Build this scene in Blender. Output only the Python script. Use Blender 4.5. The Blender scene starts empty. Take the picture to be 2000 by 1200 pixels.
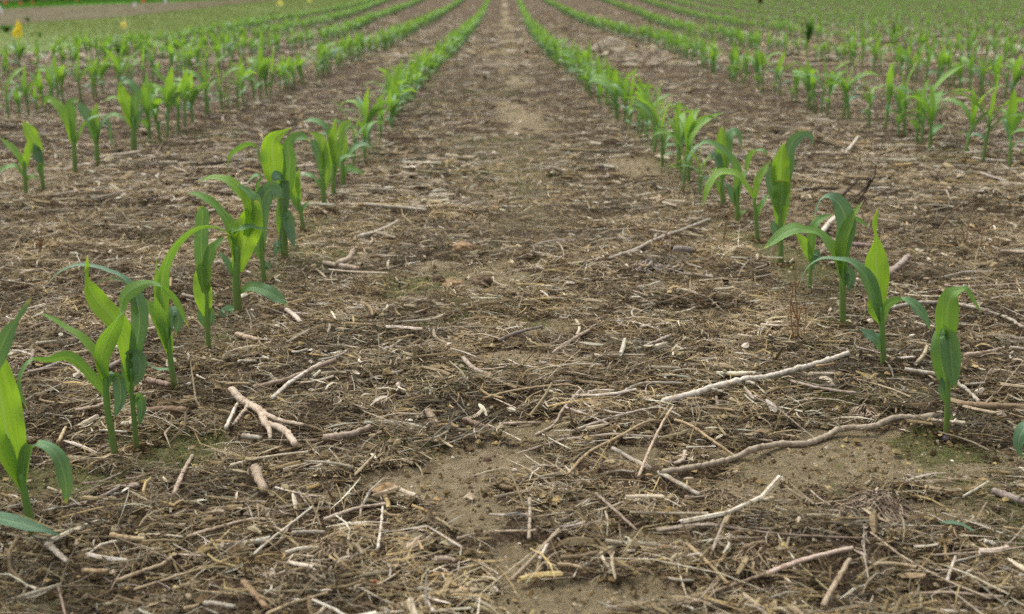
import bpy, math, random
import numpy as np
from mathutils import Vector, Matrix

# ------------------------------------------------------------------ camera, world, sun
S = bpy.context.scene
COL = S.collection
F_PX = 2280.0            # focal length in photo pixels (photo is 2000 wide)
CAM_H = 0.396
PITCH = math.atan(603.0 / F_PX)
YAW = math.atan(19.0 / F_PX)
cd = bpy.data.cameras.new('camera')
cam = bpy.data.objects.new('camera', cd)
COL.objects.link(cam)
cam.location = (0, 0, CAM_H)
Fw = Vector((math.sin(YAW) * math.cos(PITCH), math.cos(YAW) * math.cos(PITCH), -math.sin(PITCH)))
Rt = Vector((math.cos(YAW), -math.sin(YAW), 0))
Up = Rt.cross(Fw)
cam.matrix_world = Matrix(((Rt.x, Up.x, -Fw.x, 0), (Rt.y, Up.y, -Fw.y, 0), (Rt.z, Up.z, -Fw.z, CAM_H), (0, 0, 0, 1)))
cd.sensor_width = 36
cd.lens = 36 * F_PX / 2000
cd.clip_start = 0.05
cd.clip_end = 2000
cd.dof.use_dof = True
cd.dof.focus_distance = 1.18
cd.dof.aperture_fstop = 9.5
S.camera = cam

SUN_EL, SUN_AZ = math.radians(66), math.radians(-50)   # azimuth from +Y towards +X
w = bpy.data.worlds.new('World'); S.world = w
w.use_nodes = True
nt = w.node_tree
bg = nt.nodes['Background']
sky = nt.nodes.new('ShaderNodeTexSky')
sky.sky_type = 'NISHITA'
sky.sun_disc = False
sky.sun_elevation = SUN_EL
sky.sun_rotation = SUN_AZ
sky.dust_density = 5
sky.air_density = 1.2
hs = nt.nodes.new('ShaderNodeHueSaturation')
hs.inputs['Saturation'].default_value = 0.22          # an overcast sky: grey white instead of blue
nt.links.new(sky.outputs[0], hs.inputs['Color'])
nt.links.new(hs.outputs[0], bg.inputs[0])
bg.inputs[1].default_value = 0.15
sd = bpy.data.lights.new('sun', 'SUN')
sd.energy = 1.35
sd.angle = math.radians(10)
sd.color = (1.0, 0.975, 0.9)
sun = bpy.data.objects.new('sun', sd)
COL.objects.link(sun)
sdir = Vector((math.sin(SUN_AZ) * math.cos(SUN_EL), math.cos(SUN_AZ) * math.cos(SUN_EL), math.sin(SUN_EL)))
sun.rotation_euler = sdir.to_track_quat('Z', 'Y').to_euler()
sun.location = sdir * 50
S.view_settings.view_transform = 'Standard'
S.view_settings.look = 'None'
S.view_settings.gamma = 1
S.view_settings.exposure = 0.56
S.render.engine = 'CYCLES'
S.cycles.max_bounces = 6
S.cycles.transparent_max_bounces = 4
S.cycles.use_denoising = False
S.cycles.denoiser = 'OPENIMAGEDENOISE'
S.cycles.denoising_input_passes = 'RGB_ALBEDO_NORMAL'
S.cycles.denoising_prefilter = 'FAST'

# ------------------------------------------------------------------ numeric helpers
rng = np.random.default_rng(7)
random.seed(7)
LAT = rng.random((256, 256))


def vnoise(x, y, f, s=0):
    x = np.asarray(x, float) * f + s * 17.3 + 1000
    y = np.asarray(y, float) * f + s * 9.1 + 1000
    xi = np.floor(x).astype(int); yi = np.floor(y).astype(int)
    fx = x - xi; fy = y - yi
    fx = fx * fx * (3 - 2 * fx); fy = fy * fy * (3 - 2 * fy)
    a = LAT[xi & 255, yi & 255]; b = LAT[(xi + 1) & 255, yi & 255]
    c = LAT[xi & 255, (yi + 1) & 255]; d = LAT[(xi + 1) & 255, (yi + 1) & 255]
    return (a * (1 - fx) + b * fx) * (1 - fy) + (c * (1 - fx) + d * fx) * fy


def fbm(x, y, f, s=0, o=3):
    r = 0; a = 1; t = 0
    for i in range(o):
        r = r + a * vnoise(x, y, f * 2.03 ** i, s + i); t += a; a *= .5
    return r / t


def terrain(y):
    y = np.asarray(y, float)
    u = np.clip((y - 20) / 2.5, -30, 60)
    z = 0.019 * 2.5 * np.log1p(np.exp(u))
    return np.minimum(z, 3.0)


def ray(px, py):
    d = np.array(Fw) * F_PX + np.array(Rt) * (px - 1000) + np.array(Up) * (600 - py)
    return d / d[1]        # per metre of Y


def gp0(px, py):
    """photo point -> ground point on the smooth terrain"""
    d = ray(px, py)
    ys = np.geomspace(0.4, 300, 4000)
    g = CAM_H + d[2] * ys - terrain(ys)
    i = np.argmax(g < 0)
    if g[i] >= 0: i = len(ys) - 1
    y = ys[i]
    return np.array([d[0] * y, y])


# bare soil and moss patches: photo x, y, half width, half height (photo px), strength
BARE = [(960, 905, 120, 30), (830, 945, 130, 28), (930, 1010, 60, 40), (1040, 850, 60, 22), (1690, 905, 250, 48), (1500, 960, 120, 25),
        (1240, 905, 60, 20), (1000, 705, 90, 18), (1120, 1180, 160, 40), (1000, 1120, 50, 40), (1250, 1060, 60, 15), (960, 285, 90, 22, .45), (1040, 300, 80, 20, .45),
        (1030, 330, 100, 15, .5), (1300, 385, 90, 14, .6), (990, 545, 60, 10), (1010, 430, 50, 12, .5),
        (1510, 500, 60, 25), (850, 520, 50, 10), (330, 880, 110, 30), (110, 930, 110, 26), (1250, 330, 60, 16), (1590, 545, 70, 22), (1780, 1000, 120, 20), (1060, 640, 50, 15)]
MOSS = [(330, 870, 110, 35, .8), (110, 930, 120, 30, .8), (870, 745, 90, 25, 1.), (1000, 735, 60, 22, .9), (800, 880, 90, 30, .7), (700, 915, 60, 12, .5),
        (1830, 880, 110, 30, .8), (1700, 900, 200, 32, .3), (1600, 545, 90, 35, .8), (1500, 500, 80, 30, .7), (620, 505, 70, 18, .9), (930, 480, 60, 14, .6),
        (1290, 385, 110, 22, .6), (970, 300, 110, 35, .5), (1040, 330, 120, 20, .5), (1560, 590, 60, 20, .5), (1470, 900, 70, 20, .3), (1660, 965, 120, 18, .5),
        (560, 800, 60, 10, .2), (880, 550, 60, 14, .6), (1730, 728, 60, 10, .7), (1650, 645, 50, 10, .7), (470, 625, 60, 12, .5), (1350, 640, 40, 12, .4), (60, 1000, 60, 12, .3), (1010, 180, 40, 40, .2)]


def patches(lst):
    out = []
    for p in lst:
        c = gp0(p[0], p[1])
        a = gp0(p[0] + p[2], p[1]); u = gp0(p[0], p[1] - p[3]); l = gp0(p[0], p[1] + p[3])
        out.append((c[0], (u[1] + l[1]) / 2, abs(a[0] - c[0]), abs(u[1] - l[1]) / 2, p[4] if len(p) > 4 else 1.0))
    return out


BARE_G = patches(BARE)
MOSS_G = patches(MOSS)


def mask(x, y, lst, s):
    m = np.zeros(np.shape(x))
    wob = fbm(x, y, 14, s) * 1.3 + fbm(x, y, 45, s + 3) * .7 - 1.0
    for cx, cy, rx, ry, k in lst:
        q = np.sqrt(((x - cx) / rx) ** 2 + ((y - cy) / ry) ** 2)
        m = np.maximum(m, k * np.clip((1.28 - q + wob * .85) * 3.5, 0, 1))
    return m


def bare(x, y): 
    m = mask(x, y, BARE_G, 5)
    # the wheel track down the middle, patchy
    t = np.exp(-((x - .062 - .01 * np.sin(y * 2)) / .11) ** 2) * np.clip((fbm(x, y * .35, 7, 21) - .30) * 3, 0, 1) * np.clip((y - 1.5) / 1.2, 0, .80)
    r = (np.exp(-((x + .345) / .05) ** 2) + np.exp(-((x - .417) / .06) ** 2)) * np.clip((fbm(x, y * .7, 8, 23) - .42) * 6, 0, 1) * .7
    t = np.maximum(t, r)
    g = np.clip((fbm(x, y, 3.2, 31) - .60) * 9, 0, 1) * .8 * np.clip((4.5 - y) / 2.5, .25, 1) * np.clip((y - .95) / .5, .15, 1)
    return np.maximum(np.maximum(m, t), g)


def moss(x, y):
    g = np.clip((fbm(x, y, 2.6, 61) - .60) * 8, 0, 1) * np.clip((fbm(x, y, 20, 63) - .42) * 6, 0, 1) * .9
    r = (np.exp(-((x + .345) / .05) ** 2) + np.exp(-((x - .417) / .06) ** 2) + .8 * np.exp(-((x - .04) / .10) ** 2) * (y > 1.4)) * np.clip((fbm(x, y * .7, 8, 23) - .42) * 6, 0, 1) * .75
    return np.maximum(np.maximum(mask(x, y, MOSS_G, 11), g), r)


def zg(x, y, b=None):
    x = np.asarray(x, float); y = np.asarray(y, float)
    if b is None: b = bare(x, y)
    far = np.clip((y - 6) / 10, 0, 1)
    side = np.clip((-x - 2.0) / 1.2, 0, 1)       # smoother under the mown strip
    z = (fbm(x, y, 1.6, 2) - .5) * .022 + (1 - b) * ((fbm(x, y, 11, 3) - .46) * .026 + (vnoise(x, y, 50, 8) - .5) * .010) + (fbm(x, y, 30, 4) - .5) * .003 - b * .002
    z = z + (vnoise(x, y, 120, 9) - .5) * .003 * (1 - b)
    return terrain(y) + z * (1 - .5 * far) * (1 - .8 * side)


def gp(px, py):
    """photo point -> 3D point on the real ground relief"""
    d = ray(px, py)
    y0 = gp0(px, py)[1]
    ys = np.linspace(y0 * .82, y0 * 1.12, 300)
    g = CAM_H + d[2] * ys - zg(d[0] * ys, ys)
    i = np.argmax(g < 0)
    y = ys[i] if g[i] < 0 else y0
    return np.array([d[0] * y, y, float(zg(d[0] * y, y))])


# ------------------------------------------------------------------ scene helpers
def mesh_np(name, v, faces, mat, attrs=None, smooth=True, parent=None, link=True, colors=None):
    """faces: (n,k) int array or list of such arrays"""
    if not isinstance(faces, list): faces = [faces]
    faces = [f for f in faces if len(f)]
    me = bpy.data.meshes.new(name)
    v = np.asarray(v, np.float32)
    me.vertices.add(len(v)); me.vertices.foreach_set('co', v.ravel())
    nl = sum(f.size for f in faces); nf = sum(len(f) for f in faces)
    me.loops.add(nl); me.polygons.add(nf)
    me.loops.foreach_set('vertex_index', np.concatenate([f.ravel() for f in faces]).astype(np.int32))
    tot = np.concatenate([np.full(len(f), f.shape[1]) for f in faces])
    st = np.concatenate([[0], np.cumsum(tot)[:-1]])
    me.polygons.foreach_set('loop_start', st.astype(np.int32))
    me.polygons.foreach_set('loop_total', tot.astype(np.int32))
    me.polygons.foreach_set('use_smooth', np.full(nf, smooth))
    for k, a in (attrs or {}).items():
        at = me.attributes.new(k, 'FLOAT', 'POINT'); at.data.foreach_set('value', np.asarray(a, np.float32).ravel())
    if colors is not None:
        c = np.ones((len(v), 4), np.float32); c[:, :3] = colors
        at = me.color_attributes.new('Col', 'FLOAT_COLOR', 'POINT'); at.data.foreach_set('color', c.ravel())
    me.update(calc_edges=True)
    me.materials.append(mat)
    o = bpy.data.objects.new(name, me)
    COL.objects.link(o)
    if parent is not None: o.parent = parent
    return o


def tag(o, label=None, cat=None, group=None, kind=None):
    if label: o['label'] = label
    if cat: o['category'] = cat
    if group: o['group'] = group
    if kind: o['kind'] = kind
    return o


def empty(name, loc):
    o = bpy.data.objects.new(name, None); COL.objects.link(o)
    o.location = loc; o.empty_display_size = .02
    return o


class G:
    """tiny node graph builder"""
    def __init__(s, name):
        s.m = bpy.data.materials.new(name); s.m.use_nodes = True
        s.t = s.m.node_tree; s.b = s.t.nodes['Principled BSDF']
        s.out = s.t.nodes['Material Output']

    def n(s, typ, **kw):
        nd = s.t.nodes.new(typ)
        for k, v in kw.items():
            if k.startswith('_'): setattr(nd, k[1:], v)
            else: nd.inputs[k.replace('__', ' ')].default_value = v
        return nd

    def l(s, a, b): s.t.links.new(a, b)

    def noise(s, scale, detail=3, coord=None, rough=.6):
        nd = s.n('ShaderNodeTexNoise', Scale=scale, Detail=detail, Roughness=rough)
        if coord is not None: s.l(coord, nd.inputs['Vector'])
        return nd.outputs['Fac']

    def ramp(s, fac, stops):
        nd = s.n('ShaderNodeValToRGB')
        e = nd.color_ramp.elements
        while len(e) < len(stops): e.new(.5)
        for i, (p, c) in enumerate(stops):
            e[i].position = p; e[i].color = (*c, 1) if len(c) == 3 else c
        s.l(fac, nd.inputs[0]); return nd.outputs[0]

    def mix(s, fac, a, b, mode='MIX'):
        nd = s.n('ShaderNodeMix', _data_type='RGBA', _blend_type=mode)
        for sock, v in ((nd.inputs['Factor'], fac), (nd.inputs['A'], a), (nd.inputs['B'], b)):
            if hasattr(v, 'is_linked'): s.l(v, sock)
            elif isinstance(v, tuple): sock.default_value = (*v, 1)
            else: sock.default_value = v
        # RGBA sockets share names; pick by type
        return [o for o in nd.outputs if o.type == 'RGBA'][0]

    def math(s, op, a, b=None):
        nd = s.n('ShaderNodeMath', _operation=op)
        for i, v in enumerate((a, b)):
            if v is None: continue
            if hasattr(v, 'is_linked'): s.l(v, nd.inputs[i])
            else: nd.inputs[i].default_value = v
        return nd.outputs[0]

    def attr(s, name, out='Fac'):
        return s.n('ShaderNodeAttribute', _attribute_name=name).outputs[out]

    def bump(s, h, dist, strength=1.0):
        nd = s.n('ShaderNodeBump', Strength=strength, Distance=dist)
        s.l(h, nd.inputs['Height']); s.l(nd.outputs[0], s.b.inputs['Normal'])


def mixfix(nd):
    return nd


def rgba_sock(nd, which):
    return [i for i in nd.inputs if i.name == which and i.type == 'RGBA'][0]


def _mix(s, fac, a, b, mode='MIX'):
    nd = s.t.nodes.new('ShaderNodeMix'); nd.data_type = 'RGBA'; nd.blend_type = mode
    fs = [i for i in nd.inputs if i.name == 'Factor' and i.type == 'VALUE'][0]
    for sock, v in ((fs, fac), (rgba_sock(nd, 'A'), a), (rgba_sock(nd, 'B'), b)):
        if hasattr(v, 'is_linked'): s.l(v, sock)
        elif isinstance(v, tuple): sock.default_value = (*v, 1)
        else: sock.default_value = v
    return [o for o in nd.outputs if o.type == 'RGBA'][0]


G.mix = _mix


# ------------------------------------------------------------------ materials
def mat_ground():
    g = G('soil')
    co = g.n('ShaderNodeTexCoord').outputs['Object']
    n1 = g.noise(9, 6, co); n2 = g.noise(70, 5, co); n3 = g.noise(420, 4, co, .7)
    soil = g.ramp(n2, [(.30, (.18, .13, .072)), (.42, (.29, .225, .13)), (.55, (.36, .285, .175)), (.7, (.43, .345, .225))])
    soil = g.mix(g.ramp(n1, [(.42, (0, 0, 0)), (.62, (1, 1, 1))]), soil, (.31, .25, .145))
    duff = g.ramp(n3, [(.34, (.025, .016, .009)), (.5, (.10, .066, .036)), (.62, (.17, .12, .07)), (.75, (.36, .28, .19))])
    ba = g.attr('bare')
    br = g.math('MULTIPLY', g.math('ADD', ba, g.math('MULTIPLY', g.math('SUBTRACT', n3, .5), .9)), 1.3)
    c = g.mix(g.ramp(br, [(.35, (0, 0, 0)), (.7, (1, 1, 1))]), duff, soil)
    fine = g.ramp(n3, [(.3, (.72, .72, .72)), (.7, (1.18, 1.16, 1.12))])
    c = g.mix(1.0, c, fine, 'MULTIPLY')
    ms = g.attr('moss')
    mf = g.ramp(g.math('ADD', ms, g.math('MULTIPLY', g.math('SUBTRACT', g.noise(160, 4, co, .7), .5), 2.4)), [(.38, (0, 0, 0)), (.75, (.8, .8, .8))])
    mcol = g.ramp(n3, [(.3, (.05, .055, .012)), (.6, (.12, .135, .03)), (.8, (.19, .19, .06))])
    c = g.mix(mf, c, mcol)
    g.l(c, g.b.inputs['Base Color'])
    g.b.inputs['Roughness'].default_value = .9
    g.b.inputs['Specular IOR Level'].default_value = .2
    vor = g.n('ShaderNodeTexVoronoi', Scale=55, _feature='DISTANCE_TO_EDGE')
    g.l(co, vor.inputs['Vector'])
    crk = g.ramp(vor.outputs['Distance'], [(.0, (0, 0, 0)), (.05, (1, 1, 1))])
    crk = g.mix(g.ramp(g.noise(14, 3, co), [(.50, (1, 1, 1)), (.60, (0, 0, 0))]), crk, (1.0, 1.0, 1.0))
    h = g.math('ADD', g.math('ADD', g.math('MULTIPLY', n3, .6), n2), g.math('MULTIPLY', crk, .25))
    g.bump(h, .014, 1.0)
    return g.m


def mat_litter(name, scale=900, rough=.75, spec=.25):
    g = G(name)
    co = g.n('ShaderNodeTexCoord').outputs['Object']
    c = g.attr('Col', 'Color')
    n = g.noise(scale, 3, co, .7)
    n2 = g.noise(130, 3, co, .6)
    k = g.ramp(n, [(.3, (.62, .58, .53)), (.55, (1, 1, 1)), (.8, (1.25, 1.25, 1.25))])
    c = g.mix(1.0, c, k, 'MULTIPLY')
    k2 = g.ramp(n2, [(.35, (.60, .52, .42)), (.55, (1, 1, 1))])
    c = g.mix(.7, c, k2, 'MULTIPLY')
    g.l(c, g.b.inputs['Base Color'])
    g.b.inputs['Roughness'].default_value = rough
    g.b.inputs['Specular IOR Level'].default_value = spec
    g.bump(n, .0006, .6)
    return g.m


def mat_wood():
    """weathered stalk: stripes along the length (attributes lng, ang)"""
    g = G('weathered_stalk')
    c = g.attr('Col', 'Color')
    comb = g.n('ShaderNodeCombineXYZ')
    g.l(g.math('MULTIPLY', g.attr('ang'), 1.0), comb.inputs[0])
    g.l(g.math('MULTIPLY', g.attr('lng'), 18.0), comb.inputs[1])
    n = g.noise(5, 4, comb.outputs[0], .75)
    co = g.n('ShaderNodeTexCoord').outputs['Object']
    n2 = g.noise(140, 4, co, .65)
    k = g.ramp(n, [(.33, (.58, .52, .46)), (.5, (.95, .93, .90)), (.7, (1.15, 1.15, 1.15))])
    c = g.mix(1.0, c, k, 'MULTIPLY')
    k2 = g.ramp(n2, [(.36, (.55, .45, .35)), (.50, (1, 1, 1))])
    c = g.mix(.85, c, k2, 'MULTIPLY')
    g.l(c, g.b.inputs['Base Color'])
    g.b.inputs['Roughness'].default_value = .7
    g.b.inputs['Specular IOR Level'].default_value = .25
    g.bump(g.math('ADD', n, n2), .0007, .7)
    return g.m


def mat_leaf():
    g = G('corn_leaf')
    tone = g.attr('tone'); lat = g.attr('lat'); lng = g.attr('lng')
    base = g.ramp(tone, [(0, (.125, .235, .150)), (.45, (.150, .300, .065)), (1, (.25, .43, .055))])
    comb = g.n('ShaderNodeCombineXYZ')
    g.l(g.math('MULTIPLY', lat, 15.0), comb.inputs[0]); g.l(g.math('MULTIPLY', lng, 1.2), comb.inputs[1])
    g.l(g.n('ShaderNodeObjectInfo').outputs['Random'], comb.inputs[2])
    st = g.noise(1.6, 4, comb.outputs[0], .7)
    k = g.ramp(st, [(.32, (.62, .74, .70)), (.5, (1, 1, 1)), (.68, (1.28, 1.18, 1.25))])
    c = g.mix(1.0, base, k, 'MULTIPLY')
    rib = g.math('LESS_THAN', g.math('ABSOLUTE', lat), .07)
    c = g.mix(g.math('MULTIPLY', rib, .5), c, (.30, .44, .20))
    # yellowed, dry tip
    tipn = g.math('ADD', lng, g.math('MULTIPLY', g.math('SUBTRACT', st, .5), .08))
    tip = g.ramp(tipn, [(.955, (0, 0, 0)), (.985, (1, 1, 1))])
    c = g.mix(g.math('MULTIPLY', tip, .8), c, (.50, .46, .14))
    co = g.n('ShaderNodeTexCoord').outputs['Object']
    sp = g.ramp(g.noise(260, 2, co, .5), [(.71, (0, 0, 0)), (.76, (1, 1, 1))])
    c = g.mix(g.math('MULTIPLY', sp, .35), c, (.42, .48, .30))
    g.l(c, g.b.inputs['Base Color'])
    g.b.inputs['Roughness'].default_value = .46
    g.b.inputs['Specular IOR Level'].default_value = .5
    g.bump(st, .0012, .5)
    tr = g.n('ShaderNodeBsdfTranslucent')
    tc = g.mix(1.0, c, (1.45, 1.4, .55), 'MULTIPLY')
    g.l(tc, tr.inputs['Color'])
    mx = g.n('ShaderNodeMixShader')
    g.l(g.math('ADD', g.math('MULTIPLY', tone, .26), .22), mx.inputs[0])
    g.l(g.b.outputs[0], mx.inputs[1]); g.l(tr.outputs[0], mx.inputs[2]); g.l(mx.outputs[0], g.out.inputs[0])
    return g.m


def mat_stem():
    g = G('corn_stem')
    h = g.attr('lng')
    c = g.ramp(h, [(0, (.075, .038, .022)), (.10, (.12, .07, .035)), (.24, (.13, .20, .045)), (1, (.13, .30, .05))])  # reddish-brown foot of the stem, drawn higher up as painted contact shade
    comb = g.n('ShaderNodeCombineXYZ')
    g.l(g.math('MULTIPLY', g.attr('lat'), 12.0), comb.inputs[0]); g.l(h, comb.inputs[1])
    st = g.noise(2.2, 3, comb.outputs[0])
    c = g.mix(1.0, c, g.ramp(st, [(.3, (.75, .78, .75)), (.7, (1.2, 1.15, 1.2))]), 'MULTIPLY')
    g.l(c, g.b.inputs['Base Color'])
    g.b.inputs['Roughness'].default_value = .45
    g.b.inputs['Subsurface Weight'].default_value = .0
    return g.m


def mat_plain(name, c, rough=.7, var=.25, scale=60, trans=0):
    g = G(name)
    co = g.n('ShaderNodeTexCoord').outputs['Object']
    n = g.noise(scale, 4, co)
    k = g.ramp(n, [(.3, (1 - var,) * 3), (.7, (1 + var,) * 3)])
    cc = g.mix(1.0, c, k, 'MULTIPLY')
    g.l(cc, g.b.inputs['Base Color']); g.b.inputs['Roughness'].default_value = rough
    g.b.inputs['Specular IOR Level'].default_value = .3
    if trans:
        tr = g.n('ShaderNodeBsdfTranslucent'); g.l(cc, tr.inputs['Color'])
        mx = g.n('ShaderNodeMixShader', Fac=trans)
        g.l(g.b.outputs[0], mx.inputs[1]); g.l(tr.outputs[0], mx.inputs[2]); g.l(mx.outputs[0], g.out.inputs[0])
    return g.m


def mat_strip(name, a, b, c3, sc=1.5):
    g = G(name)
    co = g.n('ShaderNodeTexCoord').outputs['Object']
    n = g.noise(sc, 5, co, .65); n2 = g.noise(40, 4, co, .7)
    c = g.ramp(n, [(.35, a), (.5, b), (.66, c3)])
    c = g.mix(1.0, c, g.ramp(n2, [(.3, (.7, .7, .7)), (.7, (1.25, 1.25, 1.25))]), 'MULTIPLY')
    g.l(c, g.b.inputs['Base Color']); g.b.inputs['Roughness'].default_value = .9
    g.b.inputs['Specular IOR Level'].default_value = .15
    g.bump(n2, .02, .6)
    return g.m


def mat_vcol(name, rough=.6, trans=0.0):
    g = G(name)
    c = g.attr('Col', 'Color')
    g.l(c, g.b.inputs['Base Color']); g.b.inputs['Roughness'].default_value = rough
    g.b.inputs['Specular IOR Level'].default_value = .3
    if trans:
        tr = g.n('ShaderNodeBsdfTranslucent'); g.l(g.mix(1.0, c, (1.5, 1.4, .7), 'MULTIPLY'), tr.inputs['Color'])
        mx = g.n('ShaderNodeMixShader', Fac=trans)
        g.l(g.b.outputs[0], mx.inputs[1]); g.l(tr.outputs[0], mx.inputs[2]); g.l(mx.outputs[0], g.out.inputs[0])
    return g.m


M_GROUND = mat_ground()
M_LIT = mat_litter('dry_straw')
M_CRUMB = mat_litter('soil_and_shade_crumbs', 500, .95, .1)
M_WOOD = mat_wood()
M_LEAF = mat_leaf()
M_STEM = mat_stem()
M_GRASSV = mat_vcol('grass_blade', .6, .3)

# ------------------------------------------------------------------ ground sheet
def axis(fine0, fine1, step, lo, hi, g=1.06):
    a = list(np.arange(fine0, fine1, step))
    s = step; x = a[-1]
    while x < hi: s *= g; x += s; a.append(x)
    s = step; x = a[0]; b = []
    while x > lo: s *= g; x -= s; b.append(x)
    return np.array(b[::-1] + a)


gx = axis(-1.0, 1.1, .0065, -400, 400, 1.035)
gy = axis(.5, 2.6, .0065, -200, 600, 1.03)
X, Y = np.meshgrid(gx, gy)
bm_ = bare(X, Y); mm_ = moss(X, Y)
Z = zg(X, Y, bm_)
nx, ny = len(gx), len(gy)
idx = np.arange(nx * ny).reshape(ny, nx)
quads = np.stack([idx[:-1, :-1], idx[:-1, 1:], idx[1:, 1:], idx[1:, :-1]], -1).reshape(-1, 4)
ground = mesh_np('ground', np.stack([X, Y, Z], -1).reshape(-1, 3), quads, M_GROUND, {'bare': bm_, 'moss': mm_})
tag(ground, kind='structure')


def strip(name, lower, upper, mat, off, n=80, m=14):
    lo = np.array([gp0(*p) for p in lower]); up = np.array([gp0(*p) for p in upper])

    def res(p):
        s = np.concatenate([[0], np.cumsum(np.linalg.norm(np.diff(p, axis=0), axis=1))]); t = np.linspace(0, s[-1], n)
        return np.stack([np.interp(t, s, p[:, 0]), np.interp(t, s, p[:, 1])], -1)
    lo = res(lo); up = res(up)
    k = np.linspace(0, 1, m)[:, None, None]
    P = lo[None] * (1 - k) + up[None] * k
    P[0, :, 0] += (vnoise(P[0, :, 0], P[0, :, 1], 2.5, 3) - .5) * .3
    z = terrain(P[..., 1]) + off + (vnoise(P[..., 0], P[..., 1], 1.5, 6) - .5) * .004
    v = np.concatenate([P, z[..., None]], -1).reshape(-1, 3)
    i = np.arange(n * m).reshape(m, n)
    q = np.stack([i[:-1, :-1], i[:-1, 1:], i[1:, 1:], i[1:, :-1]], -1).reshape(-1, 4)
    return tag(mesh_np(name, v, q, mat), kind='structure'), P


GE = [(-900, 190), (0, 112), (120, 102), (240, 92), (350, 72), (430, 53), (507, 37), (595, 23), (700, 8), (770, -2), (900, -12)]
BL = [(-900, 96), (0, 53), (100, 43), (230, 35), (330, 25), (420, 14), (520, 4), (600, -3), (700, -8), (800, -12), (900, -15)]
BU = [(-900, 44), (0, 20), (100, 14), (250, 9), (350, 5), (450, 1), (500, -1), (600, -5), (700, -10), (800, -14), (900, -17)]
TU = [(-900, 22), (0, 7), (120, 2), (200, -1), (330, -3), (450, -6), (500, -8), (600, -11), (700, -15), (800, -18), (900, -20)]
m_mown = mat_strip('mown_grass_ground', (.11, .165, .045), (.15, .205, .06), (.19, .215, .08), 1.2)
m_till = mat_strip('tilled_soil', (.10, .082, .050), (.135, .11, .068), (.12, .13, .05), 2.0)
m_lush = mat_strip('lush_grass_ground', (.06, .16, .02), (.09, .23, .03), (.13, .26, .05), 1.5)
mown, PM = strip('mown_grass_strip', GE, BL, m_mown, .013)
till, PT = strip('tilled_plot_strip', BL, BU, m_till, .017)
lush, PL = strip('lush_grass_strip', BU, TU, m_lush, .013)


# ------------------------------------------------------------------ litter generators (vectorised)
def grass_edge_x(y):
    pts = np.array([gp0(*p) for p in GE]); o = np.argsort(pts[:, 1])
    return np.interp(y, pts[o, 1], pts[o, 0])


def scatter(n, d0, d1, power, spread=.50):
    """ground points with a density falling as 1/d**power away from the camera"""
    e = 2 - power
    u = rng.random(n)
    d = d0 * (d1 / d0) ** u if abs(e) < 1e-6 else (d0 ** e + u * (d1 ** e - d0 ** e)) ** (1 / e)
    x = (rng.random(n) * 2 - 1) * spread * (d + .12)
    return x, d


def crop_only(x, y, pad=0.0):
    return x > grass_edge_x(y) + pad


def tri_keep(x, y, bthr=.9, sparse=.12):
    b = bare(x, y)
    return (rng.random(len(x)) > b * bthr) & crop_only(x, y)


def ribbons(x, y, L, W, yaw, curv, tilt, off, roll, col, rings=4, arch=None, fold=.25):
    n = len(x)
    s = np.linspace(-.5, .5, rings)[None, :] * L[:, None]
    a = yaw[:, None] + curv[:, None] * s / L[:, None] * 2
    ds = (L / (rings - 1))[:, None]
    dx = np.cos(a) * ds; dy = np.sin(a) * ds
    px = np.cumsum(dx, 1); py = np.cumsum(dy, 1)
    px -= px.mean(1, keepdims=True); py -= py.mean(1, keepdims=True)
    z0 = zg(x, y)[:, None] + off[:, None] + tilt[:, None] * s
    if arch is not None: z0 = z0 + arch[:, None] * (.25 - (s / L[:, None]) ** 2) * L[:, None]
    P = np.stack([x[:, None] + px, y[:, None] + py, z0], -1)
    nrm = np.stack([-np.sin(a), np.cos(a), np.zeros_like(a)], -1)
    cr, sr = np.cos(roll)[:, None, None], np.sin(roll)[:, None, None]
    zz = np.zeros_like(nrm); zz[..., 2] = 1
    wdir = nrm * cr + zz * sr; ndir = zz * cr - nrm * sr
    prof = np.interp(np.linspace(0, 1, rings), [0, .2, .8, 1], [.55, 1, 1, .35])[None, :, None]
    w = (W / 2)[:, None, None] * prof
    V = np.stack([P - wdir * w, P + ndir * w * fold * 2, P + wdir * w], 2)      # n, rings, 3, 3
    v = V.reshape(-1, 3)
    base = (np.arange(n) * rings * 3)[:, None]
    f = []
    for r in range(rings - 1):
        for c in range(2):
            k = r * 3 + c
            f.append(np.array([k, k + 1, k + 4, k + 3]))
    F = (base[:, None, :] + np.array(f)[None]).reshape(-1, 4)
    C = np.repeat(col, rings * 3, 0)
    return v, F, C


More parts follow.
